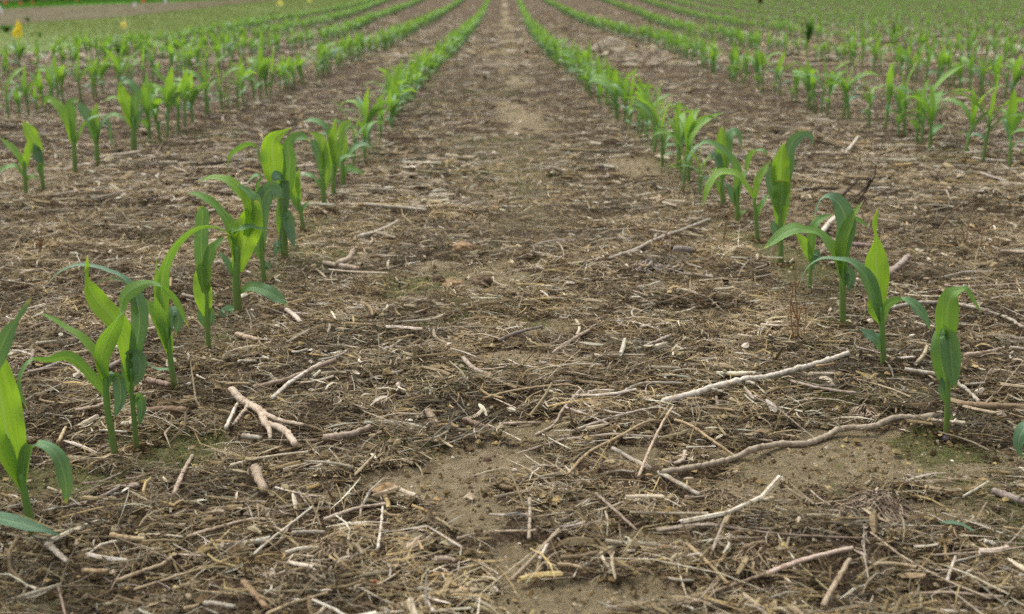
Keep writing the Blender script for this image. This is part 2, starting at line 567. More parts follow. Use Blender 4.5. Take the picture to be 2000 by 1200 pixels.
def tubes(x, y, L, R, yaw, curv, tilt, off, col, rings=4, sides=6, knot=None):
    n = len(x)
    s = np.linspace(-.5, .5, rings)[None, :] * L[:, None]
    a = yaw[:, None] + curv[:, None] * s / L[:, None] * 2
    ds = (L / (rings - 1))[:, None]
    px = np.cumsum(np.cos(a) * ds, 1); py = np.cumsum(np.sin(a) * ds, 1)
    px -= px.mean(1, keepdims=True); py -= py.mean(1, keepdims=True)
    z0 = zg(x, y)[:, None] + off[:, None] + tilt[:, None] * s + R[:, None] * .6
    P = np.stack([x[:, None] + px, y[:, None] + py, z0], -1)
    nrm = np.stack([-np.sin(a), np.cos(a), np.zeros_like(a)], -1)
    zz = np.zeros_like(nrm); zz[..., 2] = 1
    th = np.arange(sides) / sides * 2 * np.pi
    rad = R[:, None, None] * (1 + (rng.random((n, rings, sides)) - .5) * .35)
    V = P[:, :, None, :] + nrm[:, :, None, :] * (np.cos(th)[None, None, :, None] * rad[..., None]) + zz[:, :, None, :] * (np.sin(th)[None, None, :, None] * rad[..., None] * .8)
    # ragged ends
    t = np.stack([np.cos(a), np.sin(a), np.zeros_like(a)], -1)
    rag = np.zeros((n, rings, sides)); rag[:, 0] = -rng.random((n, sides)) * 1.2; rag[:, -1] = rng.random((n, sides)) * 1.2
    V = V + t[:, :, None, :] * (rag * R[:, None, None])[..., None]
    cap = P[:, [0, -1], :]
    per = rings * sides + 2
    v = np.concatenate([V.reshape(n, -1, 3), cap], 1).reshape(-1, 3)
    base = (np.arange(n) * per)[:, None, None]
    f = []
    for r in range(rings - 1):
        for c in range(sides):
            f.append([r * sides + c, r * sides + (c + 1) % sides, (r + 1) * sides + (c + 1) % sides, (r + 1) * sides + c])
    ft = []
    for c in range(sides):
        ft.append([rings * sides, (c + 1) % sides, c])
        ft.append([rings * sides + 1, (rings - 1) * sides + c, (rings - 1) * sides + (c + 1) % sides])
    F = (base + np.array(f)[None]).reshape(-1, 4)
    T = (base + np.array(ft)[None]).reshape(-1, 3)
    C = np.repeat(col, per, 0)
    return v, F, T, C


OCT_F = np.array([[0, 2, 4], [2, 1, 4], [1, 3, 4], [3, 0, 4], [2, 0, 5], [1, 2, 5], [3, 1, 5], [0, 3, 5]])


def crumbs(x, y, R, col, off):
    n = len(x)
    d = np.array([[1, 0, 0], [-1, 0, 0], [0, 1, 0], [0, -1, 0], [0, 0, .8], [0, 0, -.6]])
    yaw = rng.random(n) * 6.28
    c, s = np.cos(yaw), np.sin(yaw)
    sc = R[:, None] * (.5 + rng.random((n, 6)))
    V = d[None] * sc[..., None]
    vx = V[..., 0] * c[:, None] - V[..., 1] * s[:, None]; vy = V[..., 0] * s[:, None] + V[..., 1] * c[:, None]
    z = zg(x, y)[:, None] + off[:, None] + V[..., 2]
    v = np.stack([x[:, None] + vx, y[:, None] + vy, z], -1).reshape(-1, 3)
    F = ((np.arange(n) * 6)[:, None, None] + OCT_F[None]).reshape(-1, 3)
    return v, F, np.repeat(col, 6, 0)


PAL = np.array([(.47, .41, .31), (.37, .31, .205), (.30, .235, .13), (.215, .16, .085), (.12, .085, .042), (.56, .51, .41), (.40, .30, .14), (.055, .04, .024)])


def pick(n, p, jit=.32):
    i = rng.choice(len(PAL), n, p=np.array(p) / sum(p))
    c = PAL[i] * (1 + (rng.random((n, 1)) - .5) * 2 * jit)
    return c * (1 + (rng.random((n, 3)) - .5) * .08)


def merge(name, parts, mat, label, cat):
    vs, qs, ts, cs = [], [], [], []
    b = 0
    for p in parts:
        v, c = p[0], p[-1]
        for F in p[1:-1]:
            (qs if F.shape[1] == 4 else ts).append(F + b)
        vs.append(v); cs.append(c); b += len(v)
    fs = []
    if qs: fs.append(np.concatenate(qs))
    if ts: fs.append(np.concatenate(ts))
    o = mesh_np(name, np.concatenate(vs), fs, mat, colors=np.concatenate(cs), smooth=False)
    return tag(o, label, cat, kind='stuff')


def N(n, s): return rng.normal(0, s, n)


# grass blades on the left strips
def blades(P, n, h, wd, cols, name, label, clump=0.0):
    m, k, _ = P.shape
    # more of them where the strip is close to the camera
    a = rng.random(n) * (m - 1); b = rng.random(n) * (k - 1)
    ai, bi = a.astype(int), b.astype(int); fa, fb = (a - ai)[:, None], (b - bi)[:, None]
    q = P[ai, bi] * (1 - fa) * (1 - fb) + P[np.minimum(ai + 1, m - 1), bi] * fa * (1 - fb) + P[ai, np.minimum(bi + 1, k - 1)] * (1 - fa) * fb + P[np.minimum(ai + 1, m - 1), np.minimum(bi + 1, k - 1)] * fa * fb
    x, y = q[:, 0], q[:, 1]
    z = terrain(y) + .012
    H = h * (.5 + rng.random(n)); yaw = rng.random(n) * 6.28
    wx, wy = np.cos(yaw) * wd / 2, np.sin(yaw) * wd / 2
    lx, ly = N(n, .35) * H, N(n, .35) * H
    v = np.stack([np.stack([x - wx, y - wy, z], -1), np.stack([x + wx, y + wy, z], -1), np.stack([x + lx * .4 + wx * .7, y + ly * .4 + wy * .7, z + H * .6], -1), np.stack([x + lx, y + ly, z + H], -1), np.stack([x + lx * .4 - wx * .7, y + ly * .4 - wy * .7, z + H * .6], -1)], 1)
    F = (np.arange(n) * 5)[:, None] + np.array([[0, 1, 2, 3, 4]])
    nn = fbm(x, y, .7, 40)[:, None]
    ci = np.array(cols)[rng.integers(0, len(cols), n)] * (.8 + .4 * rng.random((n, 1))) * (.8 + .4 * nn)
    o = mesh_np(name, v.reshape(-1, 3), F, M_GRASSV, colors=np.repeat(ci, 5, 0), smooth=False)
    return tag(o, label, 'grass', kind='stuff')


blades(PM, 60000, .022, .007, [(.14, .20, .05), (.18, .22, .065), (.11, .18, .04), (.24, .24, .11)], 'mown_grass', 'short yellowish mown grass on the strip left of the corn')
blades(PT, 7000, .035, .010, [(.12, .16, .04), (.25, .19, .12), (.20, .15, .09)], 'sparse_weeds', 'sparse weeds on the brown tilled plot beyond the mown strip')
blades(PL, 26000, .07, .014, [(.07, .19, .02), (.10, .25, .03), (.13, .27, .05)], 'lush_grass', 'bright green taller grass in front of the dark trees')


# ------------------------------------------------------------------ plants
def resample(pts, n, extra=None):
    pts = np.asarray(pts, float)
    m = len(pts)
    if m == 2: pts = np.array([pts[0], pts[0] * .5 + pts[1] * .5, pts[1]]); m = 3
    ext = np.vstack([2 * pts[0] - pts[1], pts, 2 * pts[-1] - pts[-2]])
    out = []
    K = 12
    for i in range(m - 1):
        p0, p1, p2, p3 = ext[i], ext[i + 1], ext[i + 2], ext[i + 3]
        for t in np.arange(K) / K:
            out.append(.5 * (2 * p1 + (p2 - p0) * t + (2 * p0 - 5 * p1 + 4 * p2 - p3) * t * t + (3 * p1 - p0 - 3 * p2 + p3) * t ** 3))
    out.append(pts[-1]); out = np.array(out)
    s = np.concatenate([[0], np.cumsum(np.linalg.norm(np.diff(out[:, :3], axis=0), axis=1))]); t = np.linspace(0, s[-1], n)
    return np.stack([np.interp(t, s, out[:, j]) for j in range(out.shape[1])], -1), t / s[-1]


def norm(v): return v / np.maximum(np.linalg.norm(v, axis=-1, keepdims=True), 1e-9)


def leaf_profile(t, w0=.35, tm=.42):
    a = w0 + (1 - w0) * np.sin(np.clip(t / tm, 0, 1) * math.pi / 2)
    b = (1 - np.clip((t - tm) / (1 - tm), 0, 1) ** 1.9) ** .95
    return np.where(t < tm, a, np.maximum(b, .03))


def leaf_geo(P, t, Wd, nvec, tone, sd=0, nw=7, cup=1.0, rip=1.0):
    """P centre line (n,3), Wd full width (n), nvec upper-side normal (n,3)"""
    n = len(P)
    T = norm(np.gradient(P, axis=0))
    nvec = norm(nvec - T * (nvec * T).sum(1, keepdims=True))
    b = np.cross(T, nvec)
    A = np.interp(t, [0, .10, .25, .7, 1], [1.4, .75, .42, .30, .45]) * cup
    r = (Wd / 2) / np.maximum(A, .05)
    lat = np.linspace(-1, 1, nw)
    ang = lat[None] * A[:, None]
    V = P[:, None] + b[:, None] * (np.sin(ang) * r[:, None])[..., None] + nvec[:, None] * ((1 - np.cos(ang)) * r[:, None])[..., None]
    # the keel of the midrib and the ripple of the margins
    ph = sd * 1.7
    rp = (np.sin(t * 15 + ph)[:, None] * np.sign(lat)[None] * .5 + np.sin(t * 23 + ph * 2)[:, None] * .5) * np.abs(lat)[None] ** 2
    V = V + nvec[:, None] * (rp * (Wd[:, None]) * .11 * rip * np.clip(t * 3 - .5, 0, 1)[:, None])[..., None]
    V = V - nvec[:, None] * (np.where(np.abs(lat) < .01, 1, 0)[None] * Wd[:, None] * .035)[..., None]
    i = np.arange(n * nw).reshape(n, nw)
    q = np.stack([i[:-1, :-1], i[:-1, 1:], i[1:, 1:], i[1:, :-1]], -1).reshape(-1, 4)
    tn = np.repeat(np.broadcast_to(tone, (n,))[:, None], nw, 1)
    return V.reshape(-1, 3), q, {'tone': tn, 'lat': np.repeat(lat[None], n, 0), 'lng': np.repeat(t[:, None], nw, 1)}


def tube_geo(P, R, sides=8):
    n = len(P)
    T = norm(np.gradient(P, axis=0))
    ref = np.tile(np.array([0, 1.0, 0.02]), (n, 1))
    a = norm(np.cross(T, ref)); b = np.cross(T, a)
    th = np.arange(sides) / sides * 2 * np.pi
    R = np.asarray(R)
    if R.ndim == 1: R = R[:, None].repeat(sides, 1)
    V = P[:, None] + a[:, None] * (np.cos(th)[None] * R)[..., None] + b[:, None] * (np.sin(th)[None] * R)[..., None]
    v = np.concatenate([V.reshape(-1, 3), P[:1] - T[:1] * R[0, 0] * .3, P[-1:] + T[-1:] * R[-1, 0] * .3])
    f = []
    i = np.arange(n * sides).reshape(n, sides)
    j = np.roll(i, -1, 1)
    q = np.stack([i[:-1], j[:-1], j[1:], i[1:]], -1).reshape(-1, 4)
    e = n * sides
    t1 = np.stack([np.full(sides, e), j[0], i[0]], -1); t2 = np.stack([np.full(sides, e + 1), i[-1], j[-1]], -1)
    lng = np.concatenate([np.repeat(np.linspace(0, 1, n), sides), [0, 1]])
    lat = np.concatenate([np.tile(np.abs(np.arange(sides) / sides * 2 - 1), n), [0, 0]])
    return v, [q, np.concatenate([t1, t2])], {'lng': lng, 'lat': lat, 'ang': lat * 6}


def on_plane(px, py, Yp):
    d = ray(px, py)
    return np.array([d[0] * Yp, Yp, CAM_H + d[2] * Yp])


HEROES = []


def hero(label, base, stem, sw, leaves, group='corn seedlings along the two front rows', zoff=0.0):
    """base (x,y), stem top points and leaf centre lines are measured on the photograph and set out in
    the upright plane through the plant's foot, with depths (third value) in the same unit"""
    g = gp(*base)
    d = (Vector(g) - cam.location).dot(Fw)
    u = d / F_PX
    root = empty('corn_seedling', g)
    tag(root, label, 'corn seedling', group)
    HEROES.append((g[0], g[1]))

    def W(p): return on_plane(p[0], p[1], g[1] + (p[2] if len(p) > 2 else 0) * u) - g
    sp = np.array([[0, 0, -.012]] + [W(p) for p in stem])
    sp[0, :2] = sp[1, :2] * -.05
    P, t = resample(sp, 16)
    R = sw * u / 2 * np.interp(t, [0, .08, .5, 1], [1.15, 1.05, 1.0, .72])
    R = R[:, None] * (1 + .06 * np.cos(np.arange(8) / 8 * 4 * np.pi))[None]
    v, f, at = tube_geo(P, R)
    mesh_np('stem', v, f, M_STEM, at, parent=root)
    for li, lf in enumerate(leaves):
        pts, wpx, phi, tone = lf[:4]
        opt = lf[4] if len(lf) > 4 else {}
        Q = np.array([W(p) for p in pts])
        ext = np.zeros((len(pts), 5)); ext[:, :3] = Q
        ext[:, 3] = np.interp(np.linspace(0, 1, len(pts)), np.linspace(0, 1, len(phi)), phi) if isinstance(phi, (list, tuple)) else phi
        ww = isinstance(wpx, (list, tuple))
        ext[:, 4] = np.interp(np.linspace(0, 1, len(pts)), np.linspace(0, 1, len(wpx)), wpx) if ww else 0
        C, t = resample(ext, 26)
        P = C[:, :3]
        plen = np.linalg.norm(np.diff(P, axis=0), axis=1).sum()
        Wd = np.maximum(C[:, 4] * 1.04, .6) * u if ww else wpx * u * leaf_profile(t, opt.get('w0', .38), opt.get('tm', .45))
        T = norm(np.gradient(P, axis=0))
        V = norm(np.array([0, 0, CAM_H]) + np.array([0, 0, 0]) - (P + g))
        e1 = norm(V - T * (V * T).sum(1, keepdims=True))
        e2 = np.cross(T, e1)
        a_ = np.abs(C[:, 3]); a_ = np.where(a_ <= 100, a_ * .78, 180 - (180 - a_) * .78)
        ph = np.radians(a_ * np.sign(C[:, 3]))[:, None]
        nv = np.cos(ph) * e1 + np.sin(ph) * e2
        short = plen < 3.2 * Wd.max()
        v, q, at = leaf_geo(P, t, Wd, nv, np.interp(t, [0, .5, 1], [min(1, tone + .30), tone + .05, tone]), sd=li + base[0] % 7, nw=9, cup=opt.get('cup', .45 if short else 1), rip=opt.get('rip', 1.3 if short else 1))
        mesh_np('leaf', v, q, M_LEAF, at, parent=root)
    return root


def seedling_parts(seed, hgt=.15, nl=6, rich=1.0, low=False):
    """stem and leaf meshes of a young corn plant around the origin"""
    r = random.Random(seed)
    out = []
    sh = hgt * r.uniform(.42, .56)
    lean = (r.uniform(-.12, .12), r.uniform(-.12, .12))
    sp = np.array([[0, 0, -.012], [lean[0] * sh * .3, lean[1] * sh * .3, sh * .5], [lean[0] * sh, lean[1] * sh, sh]])
    P, t = resample(sp, 5 if low else 10)
    rad = hgt * .022
    v, f, at = tube_geo(P, rad * np.interp(t, [0, .5, 1], [1.1, 1, .75]), 4 if low else 7)
    out.append(('stem', v, f, at, None))
    az0 = r.uniform(0, 6.28)
    for i in range(nl):
        az = az0 + math.pi * i + r.uniform(-.5, .5)
        k = i / (nl - 1)
        z0 = sh * (.42 + .56 * k ** .6)
        Lf = hgt * (r.uniform(.28, .42) if i == 0 else r.uniform(.50, .80) * (1.0 if k < .9 else .85))
        e0 = math.radians(r.uniform(62, 78) + 9 * k)
        e1 = math.radians(r.uniform(-75, 15) + 70 * max(0, k - .5) * 2 * r.random() + (40 if i == nl - 1 else 0))
        if i == nl - 1: e0 = math.radians(86); e1 = math.radians(r.uniform(40, 85))
        n = 6 if low else 18
        tt = np.linspace(0, 1, n)
        el = e0 + (e1 - e0) * tt ** 1.5
        azz = az + r.uniform(-.5, .5) * tt
        ds = Lf / (n - 1)
        dP = np.stack([np.cos(el) * np.cos(azz), np.cos(el) * np.sin(azz), np.sin(el)], -1) * ds
        P = np.concatenate([[[0, 0, 0]], np.cumsum(dP, 0)[:-1]]) + np.array([lean[0] * z0, lean[1] * z0, z0])
        side = np.stack([-np.sin(azz), np.cos(azz), np.zeros(n)], -1)
        T = norm(np.gradient(P, axis=0))
        nv = np.cross(side, T) * -1
        nv = np.where((nv[:, 2:] < 0) & (T[:, 2:] < .9), nv, nv)
        # upper side points back to the plant's axis / upwards
        if nv[0].dot(np.array([-math.cos(az), -math.sin(az), .2])) < 0: nv = -nv
        tw = r.uniform(-.9, .9) * tt
        nv = nv * np.cos(tw)[:, None] + side * np.sin(tw)[:, None]
        Wd = hgt * r.uniform(.085, .135) * (0.85 if i == 0 else 1) * leaf_profile(tt, .35, .45)
        tone = np.clip(.16 + .58 * k + r.uniform(-.16, .18), 0, 1)
        v, q, at = leaf_geo(P, tt, Wd, nv, tone, sd=seed + i, nw=3 if low else 7)
        out.append(('leaf', v, q, at, tone))
    return out


exec_heroes = True
H = hero
# ---- front row left of the bare strip
H('corn seedling half cut off by the left edge, one blade crossing low in front', (-70, 1125), [(-72, 1060), (-70, 980)], 17, [
    ([(-72, 1075), (-62, 1030), (-30, 1010, -14), (20, 1018, -22), (75, 1032, -24), (123, 1048, -22)], 34, [-70, -45, -40], .05),
    ([(-70, 990), (-60, 860), (-30, 740), (-3, 690), (17, 648), (34, 624), (47, 604), (61, 582)], [20, 36, 36, 32, 24, 7, 11, 1], [20, 10, -30], .15),
    ([(-70, 980), (-80, 880), (-100, 790), (-130, 760)], 30, 40, .5)])
H('nearest whole corn seedling at lower left with broad blade and drooping blue-green blade', (68, 1066), [(58, 1015), (48, 965), (40, 925)], 17, [
    ([(42, 950), (28, 900), (12, 840), (2, 780), (-8, 725), (-25, 670)], [18, 46, 66, 66, 52, 30], [10, 0, -10], .95),
    ([(40, 940), (18, 900), (0, 850), (-25, 820)], 30, 150, .75),
    ([(44, 962), (46, 915, -3), (52, 880, -6), (68, 868, -9), (92, 872, -12), (113, 893, -14), (127, 935, -14), (130, 965, -13), (128, 984, -13)], [16, 24, 26, 26, 30, 32, 27, 16, 2], [-170, -130, -60, -25, -20], .18)])
H('corn seedling with a long blade arching left to a drooping twisted tip', (227, 898), [(218, 845), (209, 795), (205, 740)], 13, [
    ([(209, 795), (200, 764), (180, 740), (163, 718), (148, 704), (128, 697), (95, 704), (66, 703), (49, 718), (38, 745), (42, 772), (54, 801)], [14, 26, 26, 22, 24, 24, 18, 20, 18, 16, 11, 1], [120, 130, 135, 110, 70, 60], .35),
    ([(205, 745), (192, 705), (178, 680), (160, 660), (130, 640), (100, 622), (78, 611)], [14, 24, 26, 20, 17, 11, 1], 65, .65),
    ([(206, 750), (198, 705), (206, 672), (222, 640, -2), (235, 610, -4), (241, 582, -6), (264, 562, -8), (295, 552, -8), (314, 557, -8), (338, 579, -8), (355, 607, -8), (369, 641, -8)], [16, 28, 36, 34, 26, 26, 26, 10, 14, 15, 13, 1], [10, 20, 120, 160, 60, 50], .5),
    ([(207, 765), (214, 733), (226, 730, 2), (234, 750, 3), (234, 785, 3), (222, 818, 2)], [8, 20, 27, 28, 20, 1], [170, 90, 20, 10], .05),
    ([(226, 893), (222, 880), (212, 862), (204, 858)], 9, 60, .2)])
H('corn seedling with one very broad glowing yellow-green blade and slender upright tip', (267, 882), [(262, 820), (258, 775), (256, 720)], 10, [
    ([(256, 745), (252, 700), (243, 655), (220, 620), (196, 595), (180, 570), (171, 548), (169, 533), (170, 520), (171, 499)], [16, 30, 36, 38, 38, 30, 9, 7, 8, 1], 5, 1.0),
    ([(258, 740), (264, 690, 3), (272, 640, 5), (271, 602, 6), (262, 568, 7), (241, 542, 8), (215, 531, 8), (190, 521, 8), (153, 518, 8), (117, 532, 8), (91, 556, 8)], [14, 24, 30, 32, 26, 14, 14, 13, 13, 10, 1], [-10, 10, 70, 90, 90], .02),
    ([(262, 610, 2), (256, 568, 3), (240, 549, 3), (213, 545, 2), (186, 557, 0)], [20, 18, 14, 12, 2], 100, .45),
    ([(258, 775), (249, 735, -3), (247, 700, -4), (258, 690, -8), (272, 702, -12), (272, 730, -13), (262, 757, -13)], [12, 20, 22, 24, 27, 20, 1], [180, 170, 40, 10, 10], .12),
    ([(262, 785), (270, 772, 4), (277, 795, 5), (272, 832, 5)], 21, 35, .05)])
H('corn seedling with folded blade and leaf reaching up right towards its neighbour', (344, 764), [(336, 722), (330, 680), (326, 640)], 11, [
    ([(330, 695), (324, 660), (312, 630), (298, 605), (281, 583)], [14, 28, 30, 26, 2], [40, 40, 60], .7),
    ([(328, 680), (316, 620, 2), (315, 575, 3), (320, 530, 4), (337, 488, 5), (358, 465, 5), (380, 448, 5), (405, 441, 5), (430, 446, 4), (451, 461, 4)], [16, 26, 28, 24, 20, 17, 16, 12, 9, 1], [10, 20, 70, 80, 80], .5),
    ([(330, 690), (334, 640, 2), (338, 608, 3), (347, 612, 3), (348, 632, 3), (343, 655, 3)], [8, 20, 24, 24, 18, 2], [-120, -30, 0], .05),
    ([(339, 735), (328, 722), (310, 722), (297, 716), (284, 706)], 10, 80, .05),
    ([(318, 600, 6), (304, 565, 6), (304, 535, 6), (306, 503, 6)], [8, 14, 6, 1], 60, .6)])
H('upright narrow corn seedling with closed spindle blade and bluntly folded top', (409, 690), [(406, 650), (404, 610), (402, 560)], 9, [
    ([(404, 618), (398, 585, -4), (394, 555, -5), (392, 530, -5), (391, 512, -4)], [14, 32, 32, 20, 2], 175, .75),
    ([(402, 570), (396, 520), (393, 480), (394, 440), (396, 418, -3), (393, 409, -6), (385, 405, -8)], [20, 26, 26, 25, 24, 18, 2], [5, 0, -10], .25),
    ([(404, 560), (406, 515, -3), (417, 484, -3), (440, 461, -2)], [16, 22, 20, 2], -40, .4),
    ([(405, 600, 3), (412, 605, 4), (413, 625, 4), (408, 640, 3)], 14, 10, .05),
    ([(403, 640, 3), (393, 620, 4), (389, 600, 4)], 14, 10, .1)])
H('stout corn seedling with wide fan of pale blades and insect-notched low leaf', (467, 616), [(462, 570), (461, 530), (463, 480)], 15, [
    ([(462, 510), (456, 470), (448, 440), (430, 412), (405, 390), (385, 380), (364, 377)], [16, 26, 26, 24, 20, 14, 1], [30, 60, 70], .45),
    ([(464, 530), (475, 480), (488, 440), (498, 405, -2), (502, 392, -2)], [20, 42, 48, 26, 3], [5, -10], .95),
    ([(480, 460, 2), (490, 420, 2), (478, 385, 2), (452, 358, 2), (430, 348, 2), (410, 347, 2), (388, 357, 2)], [16, 26, 26, 24, 20, 14, 1], [20, 60, 80], .8),
    ([(494, 430, 4), (500, 398, 4), (488, 378, 4), (463, 360, 4)], [16, 22, 18, 2], 50, .25),
    ([(462, 478, -6), (450, 456, -7), (465, 448, -8), (490, 443, -8), (523, 451, -8)], [8, 10, 13, 13, 1], [-70, -60], .25),
    ([(458, 545), (446, 518), (436, 502), (424, 491)], 16, 50, .1),
    ([(466, 575), (487, 561, -3), (515, 566, -5), (540, 580, -6), (561, 596, -6)], [6, 18, 26, 24, 6], -35, .15),
    ([(462, 600), (447, 606, -4), (437, 620, -6), (431, 642, -6)], [4, 22, 24, 4], 30, .0),
    ([(461, 480), (462, 450), (463, 428)], 7, 0, .6)])
H('corn seedling behind the stout one, dark blade bent over at the top', (517, 556), [(513, 520), (511, 490), (510, 455)], 9, [
    ([(511, 490), (508, 440), (511, 400), (522, 376, -3), (535, 369, -5), (542, 380, -8), (537, 392, -8)], [14, 28, 32, 32, 26, 18, 2], [10, 0, -10], .08),
    ([(512, 510), (503, 492), (494, 480), (489, 472)], 16, 50, .4),
    ([(509, 440, 3), (501, 395, 4), (502, 362, 4), (509, 348, 4), (498, 344, 3), (482, 357, 2)], [10, 14, 16, 17, 15, 2], [20, 90, 90], .3),
    ([(513, 530), (521, 518, 2), (525, 530, 2)], 14, 10, .0)])
H('tallest corn seedling of the left front row, broad translucent oval blade uppermost', (556, 510), [(555, 470), (553, 420), (552, 370)], 13, [
    ([(550, 385), (540, 350), (534, 318), (532, 290), (535, 272), (548, 262, 4), (570, 250, 6)], [14, 36, 44, 42, 30, 14, 1], [0, 0, -10], 1.0),
    ([(548, 385), (520, 345, 4), (507, 307, 5), (500, 288, 5), (485, 283, 5), (467, 290, 5), (452, 302, 5), (446, 322, 5), (445, 347, 5)], [12, 16, 16, 15, 15, 14, 12, 9, 1], [60, 100, 110, 90], .35),
    ([(552, 420, -4), (554, 375, -5), (550, 347, -6), (540, 344, -10), (533, 356, -12)], [16, 26, 30, 24, 3], [180, 90, 0], .05),
    ([(554, 400, 3), (563, 350, 3), (566, 310, 3), (562, 285, 3), (575, 268, 2), (592, 268, 2), (606, 276, 1)], [16, 24, 24, 20, 16, 16, 2], [20, 0, -70], .35),
    ([(554, 470, -2), (551, 430, -5), (552, 385, -5)], [16, 24, 18], 178, .5),
    ([(556, 430, -6), (561, 420, -8), (566, 450, -10), (576, 485, -10)], [6, 20, 20, 2], -20, .0),
    ([(556, 505), (545, 480, -4), (540, 478, -5), (538, 503, -5)], 14, 30, .0),
    ([(556, 505), (550, 470, -4), (548, 440, -4)], 10, 170, .1)])
H('small slender corn seedling right beside the tallest one of the left row', (594, 452), [(588, 420), (582, 385)], 8, [
    ([(583, 400), (578, 370), (572, 343), (570, 335)], [9, 20, 18, 2], 5, .8),
    ([(583, 385), (582, 355), (585, 327)], 11, -20, .85),
    ([(584, 415), (572, 388), (562, 358)], 13, 40, .15),
    ([(588, 420), (594, 405), (607, 391)], 9, -50, .3)])
H('corn seedling with small leaf held out low to the left, nearer of a close cluster', (634, 405), [(631, 370), (628, 335)], 10, [
    ([(629, 345), (624, 306), (616, 286), (604, 276)], [10, 18, 18, 2], 20, .1),
    ([(630, 330), (632, 290, 3), (621, 268, 3), (605, 260, 3)], [10, 18, 18, 2], 40, .85),
    ([(627, 372), (617, 352), (604, 342), (586, 343)], [8, 14, 15, 2], 80, .25),
    ([(632, 375), (640, 342), (637, 300), (634, 275)], [10, 13, 10, 1], -10, .6)])
H('corn seedling with tall pale spear blade in the left row cluster', (652, 386), [(651, 355), (652, 320)], 9, [
    ([(652, 335), (647, 305), (650, 268), (656, 231)], [10, 18, 17, 1], 5, .85),
    ([(651, 320), (644, 265, 3), (630, 242, 3), (608, 235, 3), (591, 240, 3)], [9, 14, 13, 13, 1], [30, 85], .25),
    ([(653, 350), (661, 318), (676, 305), (697, 304)], [8, 12, 12, 1], -70, .35),
    ([(652, 330), (665, 290), (672, 255), (690, 240)], 14, -40, .55)])
H('corn seedling whose lowest blade lies out right over the bare strip', (671, 368), [(669, 340), (668, 310)], 9, [
    ([(670, 350), (677, 330, -3), (692, 332, -4), (712, 341, -4)], [8, 15, 15, 1], -50, .4),
    ([(668, 320), (672, 285), (668, 250), (690, 232)], 17, -20, .75),
    ([(668, 315), (655, 280, 3), (640, 262, 3), (622, 262, 3)], 15, 60, .2),
    ([(669, 320), (690, 290), (712, 282), (730, 292)], 15, -60, .15)])
# ---- front row right of the bare strip
H('front right corn seedling with blade folded straight down over its stem', (1848, 849), [(1850, 810), (1851, 760), (1851, 700)], 11, [
    ([(1851, 765), (1842, 725, 4), (1836, 685, 3), (1838, 655, 0), (1846, 643, -8), (1854, 655, -16), (1857, 690, -17), (1860, 725, -16), (1866, 762, -14)], [16, 34, 36, 36, 38, 38, 36, 28, 1], [175, 170, 90, 10, 0], .22, {'rip': .4}),
    ([(1851, 740, 3), (1860, 700, 5), (1866, 670, 5)], [10, 18, 10], 178, .9),
    ([(1850, 700, 2), (1848, 650, 2), (1849, 620, 2), (1852, 595, 2), (1860, 573, 2), (1876, 566, 2), (1887, 563, 1), (1898, 583, 0), (1917, 611, 0)], [20, 36, 42, 38, 28, 12, 12, 10, 1], [5, 0, -50, -60], .55),
    ([(1849, 790, 3), (1841, 760, 4), (1838, 735, 4)], 18, 10, .1),
    ([(1849, 812), (1856, 816, -3), (1860, 811, -4)], 8, -40, .7)])
H('right row corn seedling with spindle-shaped glowing centre blade and two side arches', (1727, 720), [(1725, 680), (1723, 640), (1720, 600)], 11, [
    ([(1720, 625), (1715, 585), (1714, 545), (1712, 512), (1713, 480), (1711, 460), (1708, 440), (1711, 425), (1715, 405)], [12, 30, 42, 42, 20, 5, 9, 8, 1], 0, 1.0),
    ([(1719, 628), (1711, 590, -3), (1698, 553, -4), (1682, 527, -4), (1660, 511, -4), (1635, 506, -4), (1610, 504, -4), (1587, 515, -4), (1572, 531, -4), (1561, 558, -4)], [12, 24, 30, 28, 20, 13, 12, 11, 9, 1], [30, 40, 80, 100, 90], .12),
    ([(1719, 632), (1706, 605, 2), (1700, 580, 3)], [8, 22, 6], 160, .7),
    ([(1722, 645), (1727, 610, -2), (1738, 593, -3), (1760, 587, -4), (1784, 595, -5), (1804, 618, -6), (1817, 644, -6)], [10, 20, 22, 22, 25, 20, 2], [-160, -130, -60, -40], .15),
    ([(1724, 690), (1716, 668, -4), (1702, 656, -6), (1679, 643, -6)], [6, 22, 24, 2], 45, .02)])
H('right row corn seedling with long blade bowed far left and folded tall blade', (1647, 641), [(1646, 600), (1645, 555), (1644, 500)], 12, [
    ([(1645, 570), (1640, 530, -3), (1628, 494, -5), (1611, 466, -5), (1595, 453, -5), (1575, 450, -5), (1553, 446, -5), (1530, 457, -6), (1510, 472, -6), (1491, 486, -6)], [14, 40, 42, 32, 22, 16, 26, 26, 18, 1], [100, 80, 60, 50, 30], .45),
    ([(1645, 545), (1645, 490), (1652, 455), (1652, 430), (1643, 404), (1628, 388), (1614, 384), (1602, 391), (1595, 410), (1590, 428)], [14, 28, 34, 36, 32, 24, 12, 11, 10, 1], [5, 0, 30, 90, 90], .05),
    ([(1644, 530, -4), (1643, 480, -5), (1652, 450, -5), (1663, 425, -5), (1685, 394, -5)], [12, 24, 22, 14, 1], -30, .75),
    ([(1652, 445, 5), (1665, 428, 5), (1680, 432, 5), (1697, 446, 5)], 11, -50, .45),
    ([(1648, 560), (1654, 530, 2), (1662, 545, 3), (1655, 572, 3)], 22, 0, .0)])
H('thin corn seedling standing behind and left of the bowed one', (1580, 570), [(1582, 540), (1583, 500)], 7, [
    ([(1584, 515), (1577, 490), (1567, 470), (1554, 456)], [8, 18, 17, 2], 20, .9),
    ([(1583, 510), (1585, 475), (1588, 445), (1602, 428), (1628, 419)], [9, 16, 18, 14, 1], [0, -40], .35),
    ([(1583, 530), (1590, 500, 2), (1596, 495, 2), (1591, 520, 2)], 16, 0, .02)])
